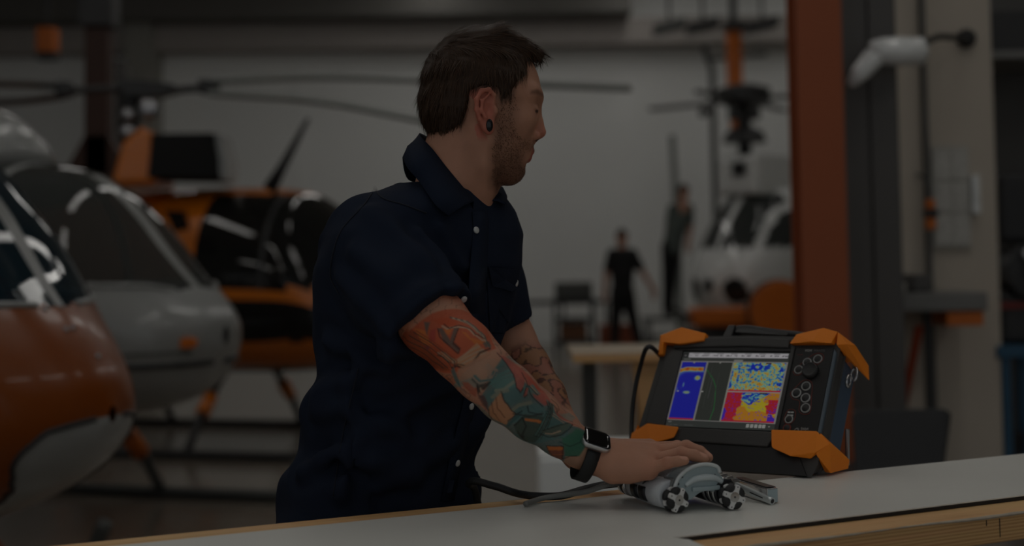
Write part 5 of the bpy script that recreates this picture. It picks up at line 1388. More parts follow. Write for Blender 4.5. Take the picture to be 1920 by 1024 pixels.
MB().lathe(C2 + dirp * .018, dirp, [(0, .016), (.001, .0185), (.05, .019), (.09, .0175), (.105, .013)], 28).build('pod_shell', M_dk, rob, True)
for k, d0 in enumerate((.022, .034, .046)):
    MB().lathe(C2 + dirp * d0, dirp, [(0, .0186), (.001, .0198), (.005, .0198), (.006, .0186)], 28).build('pod_ring', M_chrome, rob, True)
# arched saddle joining the two wheels
so = C1 * np.array([1, 1, 0]) + UPV * BENCH - UB * .006 + VB * .008 - UPV * .003
arch_top = [(-.010, .036), (-.004, .050), (.008, .0605), (.024, .0665), (.040, .068), (.054, .0655), (.0610, .0615), (.0632, .055)]
arch_in = [(.069, .047), (.077, .036), (.076, .024), (.068, .0205), (.058, .0265), (.046, .0295), (.034, .0285), (.024, .0235), (.016, .019), (.006, .022)]
top = [(v[0], v[1]) for v in spline([np.array([x, z, 0]) for x, z in arch_top], 4)]; inn = [(v[0], v[1]) for v in spline([np.array([x, z, 0]) for x, z in arch_in], 4)]
MB().prism(so, VB, UPV, UB, top + inn, -.030, .0).build('saddle', M_alu, rob, bevel=.0015)
rim = [so + VB * x + UPV * z + UB * .002 for x, z in top]; MB().tube(rim, .0028, 10).build('saddle_rim', mat('pale_rim', (206, 212, 212), .3), rob, True)
rid = [so + VB * x + UPV * z + UB * .001 for x, z in [(v[0], v[1]) for v in spline([np.array(q + (0,)) for q in ((.008, .040), (.022, .0475), (.040, .0495), (.056, .0475), (.067, .041))], 5)]]
MB().tube(rid, [.003 + .0022 * math.sin(math.pi * i / (len(rid) - 1)) for i in range(len(rid))], 12).build('clear_ridge', mat('glossy_ridge', (198, 208, 210), .12), rob, True)
MB().frame_box(so, VB, UPV, UB, (.018, .031, -.001), (.062, .037, .005)).build('lower_step', M_alu, rob, bevel=.001)
for x, z, r in ((.004, .052, .0012), (.056, .052, .0012), (-.003, .043, .0020), (.063, .046, .0020)):
    MB().lathe(so + VB * x + UPV * z, UB, [(0, r), (.0012, r * .9)], 12).build('bolt', M_dk, rob)
# white back shell sloping down to the rear under the palm
prof = [(-.018, .022), (-.012, .040), (-.004, .052), (.008, .061), (.024, .0665), (.040, .0675), (.053, .065), (.062, .055), (.066, .038), (.064, .024)]
lev = [(.030, 1.0, 1.0, 0), (.060, .98, .98, -.002), (.095, .92, .86, -.006), (.125, .80, .66, -.012), (.145, .62, .46, -.016)]
V, Fc = [], []
for d0, sx, sz, dx in lev:
    for x, z in prof: V.append(so - UB * d0 + VB * ((x - .025) * sx + .025 + dx) + UPV * max(.012, z * sz))
k = len(prof)
for i in range(len(lev) - 1):
    for j in range(k): Fc.append((i * k + j, (i + 1) * k + j, (i + 1) * k + (j + 1) % k, i * k + (j + 1) % k))
Fc += [tuple(range(k)), tuple((len(lev) - 1) * k + j for j in range(k))[::-1]]
autosmooth(obj('back_shell', V, Fc, M_shell, rob), 50)
cv = [so + VB * x + UPV * z - UB * n for x, z, n in ((-.013, .034, .004), (-.007, .050, .004), (-.010, .050, .028), (-.016, .036, .034), (-.017, .030, .020))]
MB().hull(cv + [p + VB * .004 for p in cv]).build('side_window', mat('smoky_cover', (120, 124, 124), .15), rob, bevel=.0008)
p = C1 + dirp * .062 + UPV * .0195 - VB * .006
MB().lathe(p, (dirp * .2 + UPV - VB * .5), [(0, .004), (.006, .004), (.007, .0055), (.010, .0055), (.011, .003)], 14).build('grub_screw', M_dk, rob)
for q in (.0, .004): MB().tube([p - dirp * (.020 - q) - VB * .014 - UPV * .002, p - dirp * (.010 - q) - VB * .0155 - UPV * (.004 + q)], .0009, 6).build('printed_arrow', M_dk, rob)

# steel block and hinged probe arm lying beside it
E0 = Zp(1449, 945, BENCH); UX = np.array([.30, -.954, 0]); UX /= np.linalg.norm(UX); VX = np.array([-UX[1], UX[0], 0])
pr = thing('probe_holder', 'polished steel probe holder with hinged arm beside the crawler scanner', 'probe holder', tuple(E0 - UX * .05))
MB().frame_box(E0 + UPV * .001, UX, VX, UPV, (-.105, -.009, 0), (0, .009, .0215)).build('block', M_chrome, pr, bevel=.0015)
MB().frame_box(E0 + UPV * .0012, UX, VX, UPV, (.0002, -.0078, .001), (.0012, .0078, .0200)).build('end_plate', M_alu, pr, bevel=.0004)
MB().frame_box(E0 + UPV * .023, UX, VX, UPV, (-.105, -.0075, 0), (-.004, .0075, .0012)).build('cover_strip', M_dk, pr, bevel=.0004)
a0, a1 = E0 - VX * .028 - UX * .062 + UPV * .020, E0 - VX * .006 + UX * .006 + UPV * .006
ad = (a1 - a0) / np.linalg.norm(a1 - a0); sd = np.cross(ad, UPV); sd /= np.linalg.norm(sd); au = np.cross(sd, ad); LA = np.linalg.norm(a1 - a0)
MB().frame_box(a0, ad, sd, au, (0, -.0035, -.005), (LA, .0035, .005)).build('hinge_arm', mat('satin_aluminium', (200, 206, 206), .3, metal=.4), pr, bevel=.002)
MB().frame_box(a0, ad, sd, au, (LA * .45, -.0038, -.0008), (LA * .82, .0038, .0008)).build('arm_slot', M_dk, pr)
MB().lathe(a1 - ad * .002, ad, [(0, .0055), (.005, .0055)], 16).build('arm_end', mat('satin_aluminium', (200, 206, 206)), pr); MB().lathe(a1 + ad * .003, ad, [(0, .0034), (.0003, .0034)], 14).build('arm_hole', M_dk, pr)
for k in range(4):
    MB().lathe(a0 - ad * (.004 + k * .012) + UPV * .003, sd, [(-.007, .0045), (-.0065, .0055), (.0065, .0055), (.007, .0045)], 16).build('hinge_pin', M_chrome, pr)
MB().frame_box(a0, ad, sd, au, (-.05, -.005, -.006), (.004, .005, .0)).build('hinge_block', M_dk, pr, bevel=.001)

# cables
zt = BENCH + .0062
bl = [np.array([-.03, 2.44, .02]), np.array([-.045, 2.40, .5]), np.array([-.06, 2.30, .90]), P(880, 906, 2.225), P(925, 911, 2.205), P(965, 924, 2.19), Zp(1000, 930, zt), Zp(1050, 930, zt + .002), Zp(1095, 918, zt + .006), P(1130, 910, 2.17), P(1165, 906, 2.19), P(1182, 904, 2.20)]
tag(MB().tube(spline(bl, 8), .0058, 12).build('black_cable', M_rub, None, True), 'thick black cable running past the man onto the bench', 'cable')
gl = [Zp(905, 960, zt - .001), Zp(985, 945, zt - .001), Zp(1020, 934, zt), P(1060, 928, 2.125), P(1100, 922, 2.11), P(1135, 910, 2.10), P(1160, 906, 2.12), C1 + dirp * .160 + UPV * .002]
tag(MB().tube(spline(gl[1:], 8), .0040, 12).build('grey_cable', mat('grey_cable_sheath', (128, 128, 124), .5), None, True), 'slim grey cable leading to the crawler scanner', 'cable')
# ================================================================== HELICOPTERS
def proj(V):
    v = np.asarray(V) - CAM; d = v @ _fw
    return 960 + F_PX * (v @ _rt) / d, 512 - F_PX * ((v @ _up) / d - SHIFT_Y * 1920 / F_PX), d
def near_point(V, px, py):
    x, y, d = proj(V); e = np.hypot(x - px, y - py); m = e < max(6, e.min() + 3); i = np.where(m)[0]; return V[i[np.argmin(d[i])]]
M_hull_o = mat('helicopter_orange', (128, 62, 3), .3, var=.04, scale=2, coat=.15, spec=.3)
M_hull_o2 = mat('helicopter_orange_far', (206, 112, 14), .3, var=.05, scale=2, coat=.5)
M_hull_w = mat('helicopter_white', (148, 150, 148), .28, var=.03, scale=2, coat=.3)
M_glass1 = glass_mat('tinted_windscreen', (24, 44, 54), .86)
M_glass2 = glass_mat('smoked_bubble', (64, 67, 66), .82)
M_glass3 = glass_mat('black_glazing', (30, 30, 29), .93)
M_rotor = mat('rotor_grey', (74, 76, 74), .5); M_blade = mat('rotor_blade_grey', (138, 142, 138), .5)
def ring_line(G, zf, side, x0, x1):
    """points of the shell on one side where the height equals zf(x)"""
    out = []
    for i in range(G.shape[0]):
        R = G[i]; x = R[0, 0]
        if not (x1 <= x <= x0): continue
        z = zf(x); S = R[(np.sign(R[:, 1]) == side)]
        if len(S) < 3 or z > S[:, 2].max() or z < S[:, 2].min(): continue
        k = np.argmin(np.abs(S[:, 2] - z)); out.append(np.array([x, S[k, 1] * 1.004, z]))
    return out
def skids(root, T, half, xf, xr, legs, zbelly, m, mcuff=None, r=.035):
    for s in (-1, 1):
        y = s * half
        pts = spline([T(np.array(p)) for p in ((xf + .18, y, .22), (xf + .10, y, .07), (xf, y, .036), ((xf + xr) / 2, y, .036), (xr, y, .036))], 5)
        MB().tube(pts, r, 10).build('skid_tube', m, root, True)
        for lx in legs:
            q = [T(np.array(p)) for p in ((lx, s * .30, zbelly + .08), (lx, s * half * .72, zbelly * .62), (lx, y, .05))]
            MB().tube(spline(q, 4), r * .85, 10).build('skid_leg', m, root, True)
            if mcuff is not None: MB().tube([q[1] + (q[0] - q[1]) * .22, q[1] - (q[1] - q[2]) * .18], r * 1.5, 10).build('leg_cuff', mcuff, root, True)
def seats(root, T, x, z):
    m = mat('cabin_grey_cloth', (60, 60, 58), .9)
    for s in (-1, 1):
        MB().hull([T(np.array(p)) for p in [(x + dx, s * .30 + dy, z + dz) for dx in (0, .45) for dy in (-.2, .2) for dz in (0, .14)]]).build('seat', m, root, bevel=.03)
        MB().hull([T(np.array(p)) for p in [(x - .08 + dx - dz * .2, s * .30 + dy, z + .1 + dz) for dx in (0, .12) for dy in (-.2, .2) for dz in (0, .6)]]).build('seat_back', m, root, bevel=.03)
def blade(name, pts, chord, m, root, th=.03):
    """rotor blade: a thin tapered slab along the given points"""
    pts = spline(pts, 5); V, Fc = [], []
    for i, p in enumerate(pts):
        t = pts[min(i + 1, len(pts) - 1)] - pts[max(i - 1, 0)]; t /= np.linalg.norm(t); c = np.cross(UPV, t); c /= np.linalg.norm(c); n = np.cross(t, c)
        for a, b in ((-.5, 0), (-.25, .5), (.5, 0), (-.25, -.5)): V.append(p + c * chord * a + n * th * b)
    for i in range(len(pts) - 1):
        for k in range(4): Fc.append((i * 4 + k, i * 4 + (k + 1) % 4, i * 4 + 4 + (k + 1) % 4, i * 4 + 4 + k))
    Fc += [(3, 2, 1, 0), tuple(len(V) - 4 + k for k in range(4))]
    return obj(name, V, Fc, m, root)
def heli(name, label, o, yaw, sections, classify, mats, nu=96, nv=96):
    T = at_frame(o, yaw); G = shell(sections, nu, nv)
    root = thing(name, label, 'helicopter', tuple(T(np.array([sections[len(sections) // 2][0], 0, 0]))))
    for key, (V, Fc) in shell_parts(G, T, classify, mats).items():
        obj(key.split('#')[0], V, Fc, mats[key.split('#')[0]], root, True)
    return root, T, G, T(G.reshape(-1, 3))
# ---- nearest: orange nose with white belly
n1 = P(190, 770, 4.3)
sec = [(0, .84, .89, .02, .865, 2), (-.035, .76, .985, .17, .87, 2), (-.12, .675, 1.115, .31, .87, 2), (-.25, .60, 1.28, .43, .88, 2.1), (-.45, .525, 1.56, .54, .90, 2.2), (-.8, .46, 1.88, .63, .95, 2.2),
       (-1.3, .44, 2.0, .67, 1.0, 2.3), (-2.2, .44, 2.02, .65, 1.0, 2.3), (-3.0, .60, 1.9, .45, 1.1, 2.2), (-3.8, .95, 1.65, .2, 1.3, 2), (-6.5, 1.25, 1.45, .1, 1.35, 2)]
zb1 = lambda x: np.interp(x, [-4, -.8, -.33, -.26, -.20, -.14, -.07, 0], [.53, .55, .585, .62, .66, .76, .835, .862])
zg1 = lambda x: np.interp(x, [-1.6, -.5, -.2, -.1], [1.30, 1.24, 1.205, 1.16])
def cl1(c):
    if c[2] < zb1(c[0]) and c[0] > -3: return 'belly'
    if c[2] > zg1(c[0]) and -1.6 < c[0] < -.1:
        return 'windscreen_frame' if abs(c[1]) < .025 or c[0] < -1.5 or abs(c[0] + 1.0) < .03 else 'windscreen'
    if c[0] < -3.6: return 'tail_boom'
    return 'hull'
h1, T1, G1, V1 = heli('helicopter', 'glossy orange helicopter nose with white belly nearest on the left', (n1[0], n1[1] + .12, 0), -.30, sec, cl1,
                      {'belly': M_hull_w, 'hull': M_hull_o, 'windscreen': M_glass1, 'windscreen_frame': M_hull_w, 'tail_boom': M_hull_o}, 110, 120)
for s in (-1, 1):
    L = ring_line(G1, zb1, s, -.01, -2.2)
    if len(L) > 3: MB().tube([T1(p) for p in L], .009, 6).build('black_coachline', M_black, h1, True)
    L = ring_line(G1, zg1, s, -.12, -1.55); MB().tube([T1(p) for p in L], .012, 6).build('windscreen_gasket', M_hull_w, h1, True)
skids(h1, T1, .85, -.5, -3.0, (-.9, -2.3), .5, M_hull_o)
seats(h1, T1, -1.5, .75)
MB().tube([T1(np.array((-1.7, 0, z))) for z in (1.95, 2.5)], .06, 12).build('rotor_mast', M_dark, h1)
for k in range(2): blade('rotor_blade', [T1(np.array((-1.7 + .15 * math.cos(a), .15 * math.sin(a), 2.5))) if r == 0 else T1(np.array((-1.7 + r * math.cos(a), r * math.sin(a), 2.5 - .012 * r * r))) for a in (k * 1.8 + 2.4,) for r in (0, 1.0, 2.0, 2.9)], .18, M_rotor, h1)
for (x, y) in ((85, 575), (128, 612), (115, 572), (140, 614), (188, 668)):      # rivets and fittings that glint on the nose
    q = near_point(V1, x, y); MB().lathe(q, CAM - q, [(-.01, .009), (.004, .009), (.008, .004)], 10).build('nose_fitting', M_steel, h1, True)
# ---- white helicopter with the bubble canopy
n2 = P(408, 620, 6.9)
sec = [(0, .94, 1.03, .03, .985, 2), (-.03, .87, 1.10, .20, .985, 2), (-.15, .70, 1.21, .40, .98, 2.1), (-.33, .625, 1.40, .53, .98, 2.1), (-.5, .595, 1.60, .62, .98, 2.1), (-.68, .58, 1.76, .69, .98, 2.1), (-.92, .57, 1.86, .74, 1.0, 2.2),
       (-1.4, .56, 1.90, .78, 1.0, 2.3), (-2.2, .56, 1.88, .74, 1.0, 2.3), (-3, .75, 1.75, .5, 1.1, 2.2), (-3.8, 1.0, 1.55, .2, 1.25, 2), (-7, 1.2, 1.4, .1, 1.3, 2)]
zg2 = lambda x: np.interp(x, [-1.8, -.6, -.25, -.1], [1.22, 1.245, 1.235, 1.19])
def cl2(c):
    if c[2] > zg2(c[0]) and -1.8 < c[0] < -.16:
        return 'canopy_frame' if abs(c[1]) < .028 or abs(c[0] + 1.05) < .035 or c[0] < -1.72 else 'bubble_canopy'
    if c[2] < .845: return 'lower_hull'
    return 'hull' if c[0] > -3.6 else 'tail_boom'
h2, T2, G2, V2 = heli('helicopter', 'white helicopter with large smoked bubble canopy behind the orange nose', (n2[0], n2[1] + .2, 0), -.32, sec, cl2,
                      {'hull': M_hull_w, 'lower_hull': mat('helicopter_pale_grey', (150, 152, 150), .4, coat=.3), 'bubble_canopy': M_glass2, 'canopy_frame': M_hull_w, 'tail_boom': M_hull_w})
for s in (-1, 1):
    L = ring_line(G2, lambda x: .852, s, -.04, -2.4); MB().tube([T2(p) for p in L], .016, 6).build('black_coachline', M_black, h2, True)
    L = ring_line(G2, zg2, s, -.17, -1.75); MB().tube([T2(p) for p in L], .014, 6).build('canopy_gasket', M_hull_w, h2, True)
    L = ring_line(G2, lambda x: .915, s, -.05, -2.4); MB().tube([T2(p) for p in L], .007, 6).build('grey_pinstripe', M_rotor, h2, True)
q = near_point(V2, 347, 645); MB().hull([q + ray(0, 0) * 0 + np.array([a * .062, -.004 + b, c * .026]) for a in (-1, -.6, .6, 1) for b in (-.012, .02) for c in ((-.5, .5) if abs(a) == 1 else (-1, 1))]).build('orange_badge', M_orange, h2, bevel=.004)
skids(h2, T2, .92, -.25, -2.7, (-.95, -2.2), .55, M_rotor, M_orange)
seats(h2, T2, -1.4, .8)
MB().lathe(T2(np.array((-1.5, 0, 1.86))), UPV, [(0, .42), (.12, .38), (.25, .26), (.34, .10)], 28).build('mast_fairing', M_hull_w, h2, True)
MB().tube([T2(np.array((-1.5, 0, z))) for z in (2.15, 2.45)], .06, 12).build('rotor_mast', M_dark, h2)
# ---- orange and black helicopter
n3 = P(745, 600, 10.3)
sec = [(0, .80, 1.0, .05, .9, 2), (-.1, .68, 1.24, .36, .92, 2.1), (-.3, .60, 1.58, .60, .95, 2.2), (-.55, .57, 1.80, .70, 1.0, 2.3), (-.8, .55, 1.90, .73, 1.0, 2.4), (-1.4, .55, 1.93, .75, 1.0, 2.5), (-2.0, .58, 1.93, .72, 1.0, 2.4),
       (-2.6, .80, 1.88, .55, 1.1, 2.2), (-3.4, 1.2, 1.78, .3, 1.45, 2), (-6.8, 1.5, 1.72, .12, 1.6, 2)]
def cl3(c):
    if c[0] > -1.27 and 1.17 < c[2] < 1.86:
        return ('glazing_frame#a' if c[1] > 0 else 'glazing_frame#b') if abs(c[0] + .78) < .03 else 'cabin_glazing'
    if .80 < c[2] < 1.06 and -1.15 < c[0] < -.30: return 'lower_window#a' if c[1] > 0 else 'lower_window#b'
    if c[2] < .60: return 'belly_skin'
    return 'hull' if c[0] > -3.3 else 'tail_boom'
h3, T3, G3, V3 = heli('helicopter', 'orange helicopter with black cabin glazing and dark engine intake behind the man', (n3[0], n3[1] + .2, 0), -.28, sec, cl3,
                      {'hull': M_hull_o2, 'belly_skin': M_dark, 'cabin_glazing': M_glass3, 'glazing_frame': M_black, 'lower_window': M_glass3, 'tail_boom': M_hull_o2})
skids(h3, T3, .95, -.4, -2.8, (-1.22, -2.4), .55, M_dark, M_hull_o2)
seats(h3, T3, -1.3, .8)
A3 = lambda x, y, d=10.25: P(x, y, d)
MB().hull([A3(x, y) + np.array([0, dy, 0]) for x, y in ((275, 333), (283, 250), (400, 249), (409, 300), (408, 336)) for dy in (0, .55)]).build('engine_intake', mat('intake_black', (6, 6, 6), .8), h3, bevel=.02)
MB().hull([A3(x, y) + np.array([0, dy, 0]) for x, y in ((411, 336), (412, 300), (401, 249), (408, 249), (421, 296), (421, 336)) for dy in (.02, .5)]).build('intake_lip', M_hull_w, h3, bevel=.01)
MB().hull([A3(x, y) + np.array([0, dy, 0]) for x, y in ((205, 345), (226, 268), (262, 236), (285, 250), (290, 345)) for dy in (.02, .62)]).build('engine_cowl', M_hull_o2, h3, bevel=.03)
hub = A3(245, 168, 10.5)
MB().tube([A3(243, 270, 10.5), hub + UPV * .05], .075, 14).build('rotor_mast', M_dark, h3)
for (x, y, r) in ((240, 248, .055), (241, 216, .05), (280, 205, .08)): MB().lathe(A3(x, y, 10.38), (0, -1, 0), [(0, r), (.04, r), (.06, r * .6)], 16).build('mast_fitting', M_steel, h3, True)
MB().hull([A3(x, y, 10.45) + np.array([0, dy, 0]) for x, y in ((225, 160), (235, 150), (270, 152), (330, 160), (345, 170), (300, 182), (240, 184)) for dy in (-.1, .1)]).build('rotor_hub', M_dark, h3, bevel=.02)
for (x, y, w, h) in ((392, 163, 18, 13), (122, 168, 14, 14)):
    MB().hull([A3(x + a * w, y + b * h, 10.3) + np.array([0, dy, 0]) for a in (-1, 1) for b in (-1, 1) for dy in (-.07, .07)]).build('blade_grip', M_dark, h3, bevel=.015)
MB().tube([A3(335, 168, 10.42), A3(385, 164, 10.32)], .03, 8).build('blade_root', M_dark, h3); MB().tube([A3(228, 166, 10.45), A3(130, 170, 10.32)], .03, 8).build('blade_root', M_dark, h3)
blade('rotor_blade', [A3(405, 153, 10.3), A3(600, 146, 10.0), A3(800, 151, 9.7), A3(1020, 160, 9.4), A3(1182, 167, 9.2)], .16, M_blade, h3, .05)
blade('rotor_blade', [A3(405, 176, 10.2), A3(600, 190, 9.4), A3(790, 224, 8.8), A3(870, 242, 8.5)], .17, M_blade, h3, .05)
blade('rotor_blade', [A3(112, 160, 10.3), A3(0, 156, 10.1), A3(-160, 160, 9.8), A3(-400, 175, 9.4)], .17, M_rotor, h3, .05)
blade('rotor_blade', [A3(112, 180, 10.3), A3(20, 190, 10.6), A3(-150, 196, 11.2), A3(-350, 200, 12)], .17, M_black, h3, .05)
MB().tube([A3(505, 356, 10.3), A3(530, 312, 10.3), A3(578, 222, 10.3)], [.055, .035, .016], 8).build('whip_antenna', M_black, h3, True)
q = near_point(V3, 343, 412); MB().hull([A3(x, y, 10.0) + np.array([0, dy, 0]) for x, y in ((312, 395), (345, 396), (350, 430), (330, 436)) for dy in (-.05, .1)]).build('side_window', M_glass3, h3)
# ---- white helicopter far right, seen from the front
sec = [(0, .92, 1.12, .10, 1.02, 2), (-.15, .66, 1.45, .46, 1.04, 2.1), (-.45, .53, 1.92, .64, 1.08, 2.2), (-.8, .50, 2.28, .70, 1.15, 2.3), (-1.5, .5, 2.42, .72, 1.2, 2.4), (-2.5, .6, 2.36, .66, 1.2, 2.2), (-3.4, 1.0, 2.1, .3, 1.5, 2), (-5, 1.4, 1.8, .12, 1.6, 2)]
def cl4(c):
    if c[2] > 1.50 and c[0] > -1.0:
        return 'windscreen_frame' if abs(abs(c[1]) - .02) < .03 or abs(abs(c[1]) - .52) < .035 or c[2] > 2.25 else 'windscreen'
    if ((abs(c[1]) - .36) / .15) ** 2 + ((c[2] - .95) / .17) ** 2 < 1 and c[0] > -.6: return 'chin_window#a' if c[1] > 0 else 'chin_window#b'
    return 'hull'
o4 = P(1322, 560, 18.6)
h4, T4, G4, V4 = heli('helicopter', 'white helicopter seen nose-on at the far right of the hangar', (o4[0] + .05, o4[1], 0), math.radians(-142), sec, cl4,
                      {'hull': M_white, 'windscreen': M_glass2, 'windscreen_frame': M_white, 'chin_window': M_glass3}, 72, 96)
skids(h4, T4, .85, -.4, -2.8, (-.9, -2.2), .5, M_rotor)
MB().hull([T4(np.array((x, y, z))) for x in (-.55, -2.4) for y in (-.35, .35) for z in (2.2, 2.74)]).build('engine_cowl', M_white, h4, bevel=.08)
MB().hull([T4(np.array((-.52, y, z))) + d for y in (-.02, .22) for z in (2.46, 2.64) for d in (np.zeros(3), np.array([0, .1, 0]))]).build('air_intake', M_black, h4)
MB().tube([T4(np.array((-.75, 0, z))) for z in (2.2, 3.62)], .09, 12).build('rotor_mast', M_dark, h4)
MB().lathe(T4(np.array((-.75, 0, 3.4))), UPV, [(0, .18), (.06, .36), (.24, .36), (.30, .16)], 20).build('rotor_hub', M_dark, h4)
MB().lathe(T4(np.array((-.75, 0, 2.92))), UPV, [(0, .30), (.12, .26), (.2, .16)], 20).build('swash_plate', M_dark, h4)
for k in range(4):
    a = k * 1.571 + .35; blade('rotor_blade', [T4(np.array((-.75 + r * math.cos(a), r * math.sin(a), 3.5 - .02 * r))) for r in (.3, .7, 1.1 if k != 2 else 1.0, 1.4)], .2, M_black, h4, .06)

# ================================================================== FAR THINGS
def far_person(label, pts, shirt_c, trouser_c, hair_c, d):
    """pts: pixel joints at the given distance; each limb tapers between joints"""
    J = {k: P(v[0], v[1], d + (v[2] if len(v) > 2 else 0)) for k, v in pts.items()}
    base = np.array([(J['foot_l'][0] + J['foot_r'][0]) / 2, d, min(J['foot_l'][2], J['foot_r'][2]) - .05])
    root = thing('person', label, 'person', tuple(base))
    lo = np.min(list(J.values()), axis=0) - .3; hi = np.max(list(J.values()), axis=0) + .3; lo[2] = base[2] - .02
    f = Field(); f.ell(J['head'], (.078, .095, .115), None, .02); f.cone(J['head'] - UPV * .06, J['neck'], .055, .06, .02)
    f.ell(J['head'] + np.array([0, -.09, -.02]), (.016, .02, .025), None, .01)
    for s in 'lr':
        f.chain([(J['shoulder_' + s], .055), (J['elbow_' + s], .042), (J['hand_' + s], .03)], .02); f.ell(J['hand_' + s], (.04, .03, .07), None, .02)
        for k in range(4): f.cone(J['hand_' + s], J['hand_' + s] + np.array([(-.03 + .02 * k), 0, -.13 + .01 * abs(k - 1.5)]), .014, .009, .006)
    f.chain([(J['neck'] - UPV * .1, .10), (J['hip'] + UPV * .05, .11)], .05)
    V, Qd = f.mesh(lo, hi, .013); obj('body', V, Qd, mat('skin_plain', (176, 128, 106), .6), root, True)
    g = Field(); c = (J['shoulder_l'] + J['shoulder_r']) / 2
    g.cone(J['shoulder_l'], J['shoulder_r'], .085, .085, .03); g.chain([(c - UPV * .06, .15), ((c * .5 + J['hip'] * .5), .145), (J['hip'] - UPV * .02, .15)], .06)
    for s in 'lr': g.cone(J['shoulder_' + s], J['shoulder_' + s] * .35 + J['elbow_' + s] * .65, .08, .07, .03)
    V, Qd = g.mesh(lo, hi, .014); obj('shirt', V, Qd, mat('shirt_%d_%d_%d' % shirt_c, shirt_c, .9), root, True)
    t = Field()
    for s in 'lr': t.chain([(J['hip'] + (J['shoulder_' + s] - c) * .42, .115), (J['knee_' + s], .078), (J['foot_' + s] + UPV * .05, .06)], .03)
    V, Qd = t.mesh(lo, hi, .014); obj('trousers', V, Qd, mat('trousers_%d_%d_%d' % trouser_c, trouser_c, .9), root, True)
    for s in 'lr':
        b = J['foot_' + s]; MB().hull([b + np.array([x, y, z]) for x in (-.05, .05) for y, z0 in ((-.17, .05), (.08, .09)) for z in (-.05, -.05 + z0)]).build('shoe', M_black, root, bevel=.02)
    hh = Field(); hh.ell(J['head'] + np.array([0, .012, .028]), (.086, .102, .108), None, .02); V, Qd = hh.mesh(J['head'] - .2, J['head'] + .2, .013)
    k = V[:, 2] > J['head'][2] + .015; Qk = Qd[k[Qd].all(1)]; obj('hair', V, Qk, mat('hair_%d' % hair_c[0], hair_c, .8), root, True)
far_person('distant man in black t-shirt and black trousers standing with legs apart', dict(head=(1166, 447), neck=(1166, 466), shoulder_l=(1149, 478), shoulder_r=(1185, 478), elbow_l=(1137, 515), elbow_r=(1206, 512), hand_l=(1134, 552), hand_r=(1226, 545),
           hip=(1167, 548), knee_l=(1154, 600), knee_r=(1186, 596), foot_l=(1153, 664), foot_r=(1203, 663)), (24, 24, 25), (20, 20, 21), (48, 38, 32), 19.6)
far_person('distant man in grey-green shirt standing high on a step stand', dict(head=(1282, 361), neck=(1279, 379), shoulder_l=(1262, 393), shoulder_r=(1290, 392, .1), elbow_l=(1254, 425), elbow_r=(1294, 428, .1), hand_l=(1250, 452), hand_r=(1290, 458, -.1),
           hip=(1260, 462), knee_l=(1252, 520), knee_r=(1258, 525, .1), foot_l=(1250, 584), foot_r=(1256, 586, .12)), (84, 92, 88), (22, 22, 23), (40, 30, 24), 21.0)
fb = P(1252, 594, 21.05)
st = thing('step_stand', 'dark steel step stand under the man in the grey-green shirt', 'step stand', (fb[0], 21.05, 0))
MB().box((fb[0] - .35, 20.7, fb[2] - .05), (fb[0] + .35, 21.4, fb[2] - .005)).build('platform', M_rotor, st)
for dx in (-.32, .28):
    for dy in (20.73, 21.33): MB().box((fb[0] + dx, dy, 0), (fb[0] + dx + .04, dy + .04, fb[2] - .05)).build('leg', M_rotor, st)
MB().box((fb[0] - .3, 20.4, fb[2] * .45), (fb[0] + .3, 20.7, fb[2] * .45 + .04)).build('step', M_rotor, st)
for dx in (-.3, .26): MB().box((fb[0] + dx, 20.42, 0), (fb[0] + dx + .04, 20.46, fb[2] * .45)).build('leg', M_rotor, st)
# service cart
cx, cd = X_at(1072, 20), 20.0; hw = 38 * 20 / F_PX
ct = thing('service_cart', 'dark service cart with tool case by the back wall', 'cart', (cx, cd, 0))
for z in (.22, .52, .80): MB().box((cx - hw, cd - .25, z), (cx + hw, cd + .25, z + .05)).build('shelf', M_dark, ct)
for dx in (-hw, hw - .04):
    for dy in (-.25, .21): MB().box((cx + dx, cd + dy, .06), (cx + dx + .04, cd + dy + .04, .80)).build('leg', M_dark, ct); MB().lathe((cx + dx + .0, cd + dy + .02, .05), (1, 0, 0), [(0, .05), (.04, .05)], 12).build('caster', M_black, ct)
o = MB().hull([(cx + a * .26, cd + b, .851 + z) for a in (-1, 1) for b in (-.2, .2) for z in (0, .22)]).build('tool_case', M_rotor, bevel=.03); tag(o, 'grey tool case standing on the dark service cart', 'case')
o = MB().box((cx - .2, cd - .2, .271), (cx + .18, cd + .15, .50)).build('crate', mat('brown_crate', (110, 74, 50), .8), bevel=.02); tag(o, 'brown crate on the lower shelf of service cart', 'crate')
o = MB().box((X_at(1120, 21), 20.8, 0), (X_at(1190, 21), 21.3, .42)).build('cardboard_carton', mat('rust_carton', (140, 76, 52), .8), bevel=.01); tag(o, 'rust-brown carton on the floor behind the man in black', 'carton')
lt = thing('long_table', 'low dark table along the back wall behind the service cart', 'table', (X_at(1010, 22), 22.4, 0))
MB().box((X_at(975, 22), 22.1, .70), (X_at(1140, 22), 22.8, .76)).build('top', M_dark, lt)
for px in (980, 1050, 1132): MB().box((X_at(px, 22), 22.15, 0), (X_at(px, 22) + .05, 22.2, .70)).build('leg', M_dark, lt)
